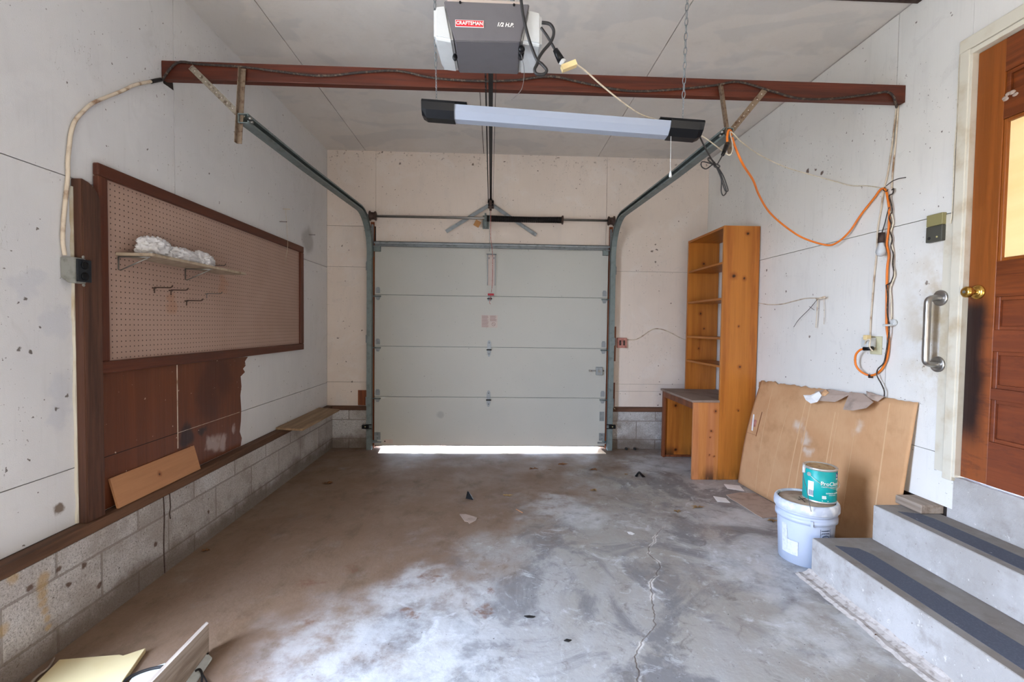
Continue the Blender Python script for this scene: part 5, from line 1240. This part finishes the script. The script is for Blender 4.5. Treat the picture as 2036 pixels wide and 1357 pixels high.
mb = MB(); mb.cyl(at(1599, 925, 'Y', 2.37), at(1598, 940, 'Y', 2.36), .0075, 12); part('grip', mb, 'white_plastic', o2)

# ------------------------------------------------------------------ floor litter
def leaf_mesh(seed, s):
    random.seed(seed); mb = MB(); n = 14; pts = []
    for k in range(n):
        a = 2*PI*k/n; r = s*(1.0 if k % 2 == 0 else .42)*random.uniform(.7, 1.15); pts.append(Vector((math.cos(a)*r*1.3, math.sin(a)*r*.8, .002+random.uniform(0, .4)*s)))
    c = mb.bm.verts.new((0, 0, .004)); A_ = [mb.bm.verts.new(p) for p in pts]
    for k in range(n): mb.bm.faces.new((A_[k], A_[(k+1) % n], c))
    r0 = bmesh.ops.solidify(mb.bm, geom=mb.bm.faces[:], thickness=.0012)
    zmin = min(v.co.z for v in mb.bm.verts)
    for v in mb.bm.verts: v.co.z += .0005-zmin
    return mb
leafs = [(1117, 925, .035, 'brown dry leaf on the floor nearest the garage door, right of the middle', 0), (1180, 935, .035, 'crumpled dry leaf right of the reddish one by the door', 0), (1060, 933, .028, 'dark brown leaf left of the reddish one by the door', 0), (1093, 935, .014, 'tiny brown leaf bit between two leaves by the door', 0), (1009, 987, .028, 'curled tan leaf right of the upright black wedge', 1), (1180, 976, .026, 'pale broken leaf in the middle right of the floor', 1), (1388, 1010, .03, 'dry leaf on the floor left of the papers', 1), (1347, 1018, .025, 'small dry leaf left of another, far from the papers', 1), (1746, 1266, .02, 'reddish leaf at the foot of the lower step', 0), (652, 962, .035, 'flat rust brown leaf near the block wall', 0), (1536, 1037, .028, 'yellowish leaf at the corner of the flat cardboard by the bucket', 1), (395, 1096, .022, 'dry leaf against the foot of the block wall', 0), (1245, 944, .015, 'small leaf bit left of the bent black piece', 1)]
for i, (x, y, s, lb, k) in enumerate(leafs):
    mb = leaf_mesh(20+i, s*1.25); p = at(x, y, 'Z', .0)
    if i == 8: p.x -= .0; p.z = .001
    if i == 11: p.x += .04
    for v in mb.bm.verts: v.co += p
    one('dry_leaf', mb, 'leaf_pale' if k else 'leaf', lb, 'leaf', 'dry leaves on the floor')
mb = MB(); a, b, c = at(926, 992, 'Z', .001), at(941, 995, 'Z', .001), at(929, 978, 'Y', at(928, 992, 'Z', .001).y)
mb.hull8([a, b, b+Vector((0, .03, 0)), a+Vector((0, .03, 0)), c, c+Vector((.012, 0, -.004)), c+Vector((.012, .012, -.004)), c+Vector((0, .012, 0))]); one('plastic_wedge', mb, 'black', 'small black wedge standing upright on the floor', 'debris', 'black plastic pieces')
mb = MB(); c = at(1272, 948, 'Z', .0)
mb.hull8([c+Vector(v) for v in ((-.045, 0, .001), (-.03, -.02, .001), (-.02, .02, .001), (-.035, .03, .001), (-.02, 0, .035), (-.005, -.01, .04), (.0, .015, .04), (-.01, .02, .035))]); mb.hull8([c+Vector(v) for v in ((.015, -.03, .001), (.045, -.02, .001), (.045, .01, .001), (.02, .01, .001), (-.018, -.01, .036), (.0, -.01, .042), (.004, .015, .042), (-.012, .015, .038))])
one('plastic_bracket', mb, 'black', 'bent black plastic piece on the floor left of the bookcase', 'debris', 'black plastic pieces')
sheet([(1042, 1226), (1052, 1225), (1064, 1227), (1060, 1229), (1048, 1229)], 'rubber_scrap', 'black_matte', 'thin dark scrap on the near floor, left one of two', 'debris', 'dark scraps on the near floor', .004)
sheet([(1121, 1275), (1127, 1272), (1136, 1274), (1130, 1277)], 'rubber_scrap', 'black_matte', 'thin dark scrap on the near floor, right one of two', 'debris', 'dark scraps on the near floor', .004)
for x, y in ((1245, 886), (1262, 884)):
    mb = MB(); p = at(x, y+3, 'Y', 4.78); p.z = 0; mb.box(p.x-.012, p.x+.012, 4.76, 4.79, .001, .025, bev=.005)
    one('black_lump', mb, 'black_matte', 'small black lump on the floor at the back wall, %s' % ('nearer the track' if x < 1250 else 'farther from the track'), 'debris', 'black lumps at the back wall')
mb = MB(); a, b = at(1026, 1013, 'Z', .003), at(1039, 1020, 'Z', .003); mb.cyl(a, b, .003, 6); one('wood_sliver', mb, 'board_oak', 'thin pale wood sliver on the floor right of the cardboard scrap', 'debris')

# ------------------------------------------------------------------ foreground bits
def slab(pix, z0, z1):
    pts = [at(x, y, 'Z', z1) for x, y in pix]; mb = MB(); mb.prism([(p.x, p.y) for p in pts], 'Z', z0, z1, bev=.0015); return mb
mb = slab([(118, 1312), (238, 1302), (245, 1304), (290, 1289), (232, 1372), (150, 1400), (30, 1400)], .001, .019)
one('yellow_board', mb, 'yellow_board', 'yellowed painted board lying on the floor beside the block wall', 'board')
tip = at(412, 1246, 'Z', .13); nr = Vector((-1.03, 1.25, .13))
A0, A1 = at(412, 1240, 'Z', .115), at(262, 1395, 'Z', .115)
mb = MB(); d = (A1-A0); n_ = Vector((d.y, -d.x, 0)).normalized()
tb = at(416, 1290, 'Z', .01); 
mb.hull8([Vector((A0.x+.012, A0.y-.01, .012)), Vector((A1.x+.05, A1.y-.0, .012)), Vector((A1.x+.035, A1.y+.012, .012)), Vector((A0.x-.002, A0.y+.004, .012)), Vector((A0.x+.006, A0.y, .115)), Vector((A1.x+.006, A1.y, .115)), Vector((A1.x-.01, A1.y+.010, .115)), Vector((A0.x-.010, A0.y+.010, .115))])
one('weathered_plank', mb, 'grey_plank', 'weathered grey plank on edge in the near left corner of the floor', 'plank')
o = thing('metal_fixture', 'white painted metal channel on the floor behind the grey plank', 'fixture', at(370, 1330, 'Z', 0))
mb = slab([(404, 1291), (422, 1308), (418, 1314), (360, 1400), (250, 1400), (330, 1335)], .002, .010); part('channel', mb, 'sheet_white', o)
mb = slab([(268, 1340), (330, 1318), (318, 1345), (270, 1400), (240, 1380)], .001, .008); part('end_plate', mb, 'sheet_white', o)
mb = MB(); c = at(413, 1301, 'Z', .011); mb.cyl(c, c+Vector((0, 0, .002)), .004, 10); part('screw_hole', mb, 'black', o)
mb = MB(); mb.tube([at(x, y, 'Z', .016) for x, y in ((388, 1335), (397, 1332), (402, 1345), (398, 1375))], .004, 7); mb.tube([at(x, y, 'Z', .014) for x, y in ((396, 1333), (405, 1345), (415, 1365), (425, 1390))], .0025, 7)
one('black_loose_cord', mb, 'cord_black', 'short black wire ends curling beside the white metal channel, near left corner', 'cord')
mb = MB(); mb.tube([at(x, y, 'Z', .012) for x, y in ((235, 1365), (262, 1345), (295, 1332), (325, 1326))], .0055, 8)
one('black_loose_cord', mb, 'cord_black', 'black cord arching behind the grey plank in the near left corner', 'cord')
mb = MB(); mb.tube([at(x, y, 'Z', .008) for x, y in ((60, 1362), (75, 1345), (95, 1330), (103, 1318), (108, 1308))], .006, 7, r2=.003); one('old_stick', mb, 'grey_plank', 'thin pale stick lying at the foot of the block wall', 'stick')

# ------------------------------------------------------------------ safety sensors
for (x, y, s, lb) in ((727, 849, 1, 'small black door sensor low beside the left track'), (1217, 849, -1, 'small black door sensor low beside the right track')):
    c = at(x, y, 'Y', 4.72); o = thing('door_sensor', lb, 'sensor', c, 'door safety sensors')
    mb = MB(); mb.box(c.x-.035, c.x+.035, c.y-.018, c.y+.018, c.z-.02, c.z+.02, bev=.004); part('housing', mb, 'black', o)
    mb = MB(); mb.cyl(c+Vector((.0, -.019, .003)), c+Vector((.0, -.017, .003)), .006, 10); part('lens', mb, 'led_green', o)
    mb = MB(); xt = c.x+s*.04
    for dz in (-.02, .02): mb.box(min(c.x, xt+s*.02), max(c.x, xt+s*.02), c.y-.004, c.y+.004, c.z+dz-.004, c.z+dz+.004)
    part('bracket', mb, 'black', o)
    mb = MB(); top = at(734 if s > 0 else 1218, 802, 'Y', BK-.01); mb.tube([c+Vector((-s*.02, .02, .02)), c+Vector((-s*.02+.02*s, .05, .1)), top], .0022, 6); part('wire', mb, 'cord_white', o)
# junction plate at the right track
mb = MB(); a, b = at(1213, 724, 'Y', BK-.02), at(1216, 740, 'Y', BK-.02); mb.box(1.20, 1.235, BK-.035, BK-.011, 0.80, .90, bev=.003); one('latch_strike', mb, 'iron', 'dark metal latch strike on the jamb beside the door latch', 'latch')
for z, x in ((1.13, 1.22), (.525, 1.22)):
    mb = MB(); mb.box(x-.0, x+.03, BK-.018, BK-.0101, z-.03, z+.035, bev=.002); one('cable_clip_plate', mb, 'box_metal', 'small metal plate on the bare wood beside the track, %s' % ('beside the red box' if z > 1 else 'above the sensor wire'), 'plate', 'plates beside the right track')
mb = MB(); mb.tube([(1.262, BK-.009, 2.0), (1.265, BK-.009, 1.5), (1.258, BK-.009, 1.0), (1.262, BK-.009, .6), (1.27, BK-.014, .46), (1.285, BK-.03, .43)], .0025, 6); one('sensor_wire', mb, 'cord_white', 'thin white wire running straight down beside the right track', 'wire')

# ================================================================== LIGHT
w = bpy.data.worlds.new('sky'); sc.world = w; w.use_nodes = True; t = w.node_tree
bg = t.nodes['Background']; tc = t.nodes.new('ShaderNodeTexCoord'); sx = t.nodes.new('ShaderNodeSeparateXYZ'); t.links.new(tc.outputs['Generated'], sx.inputs[0])
mr = t.nodes.new('ShaderNodeMapRange'); mr.inputs[1].default_value = -.02; mr.inputs[2].default_value = .06; t.links.new(sx.outputs['Z'], mr.inputs[0])
mx = t.nodes.new('ShaderNodeMix'); mx.data_type = 'RGBA'; mx.inputs[6].default_value = (.40, .40, .38, 1); mx.inputs[7].default_value = (.66, .81, 1.08, 1); t.links.new(mr.outputs[0], mx.inputs[0]); t.links.new(mx.outputs[2], bg.inputs[0])
bg.inputs[1].default_value = 40.0
def area(name, loc, rot, sx_, sy2, power, color, portal=False, spread=PI):
    l = bpy.data.lights.new(name, 'AREA'); l.shape = 'RECTANGLE'; l.size = sx_; l.size_y = sy2; l.energy = power; l.color = color; l.spread = spread
    if portal: l.cycles.is_portal = True
    o = bpy.data.objects.new(name, l); o.location = loc; o.rotation_euler = rot; col.objects.link(o); return o
# sky portal in the side opening (rectangle faces +X)
area('side_opening_portal', (WL-.16, (OY0+OY1)/2, OZ/2), (0, -PI/2, 0), OZ, OY1-OY0, 1, (1, 1, 1), True)
# warm fill lamp added behind the camera, tilted up toward the ceiling
area('rear_fill_light', (.25, RE-.3, .9), (PI/2+.45, 0, 0), 2.8, 1.4, 62, (1.0, .89, .78))
s = bpy.data.lights.new('sun', 'SUN'); s.energy = 28; s.angle = .01; s.color = (1, .96, .88)
so = bpy.data.objects.new('sun', s); col.objects.link(so)
dirv = Vector((.10, -1, -.11)).normalized(); so.rotation_euler = dirv.to_track_quat('-Z', 'Y').to_euler(); so.location = (0, 9, 3)

sc.view_settings.view_transform = 'Standard'; sc.view_settings.look = 'None'; sc.view_settings.gamma = 1; sc.view_settings.use_curve_mapping = False
sc.view_settings.exposure = 0.36
sc.cycles.use_denoising = True; sc.cycles.max_bounces = 8; sc.cycles.diffuse_bounces = 5; sc.cycles.glossy_bounces = 3
sc.cycles.caustics_reflective = False; sc.cycles.caustics_refractive = False; sc.cycles.sample_clamp_indirect = 8
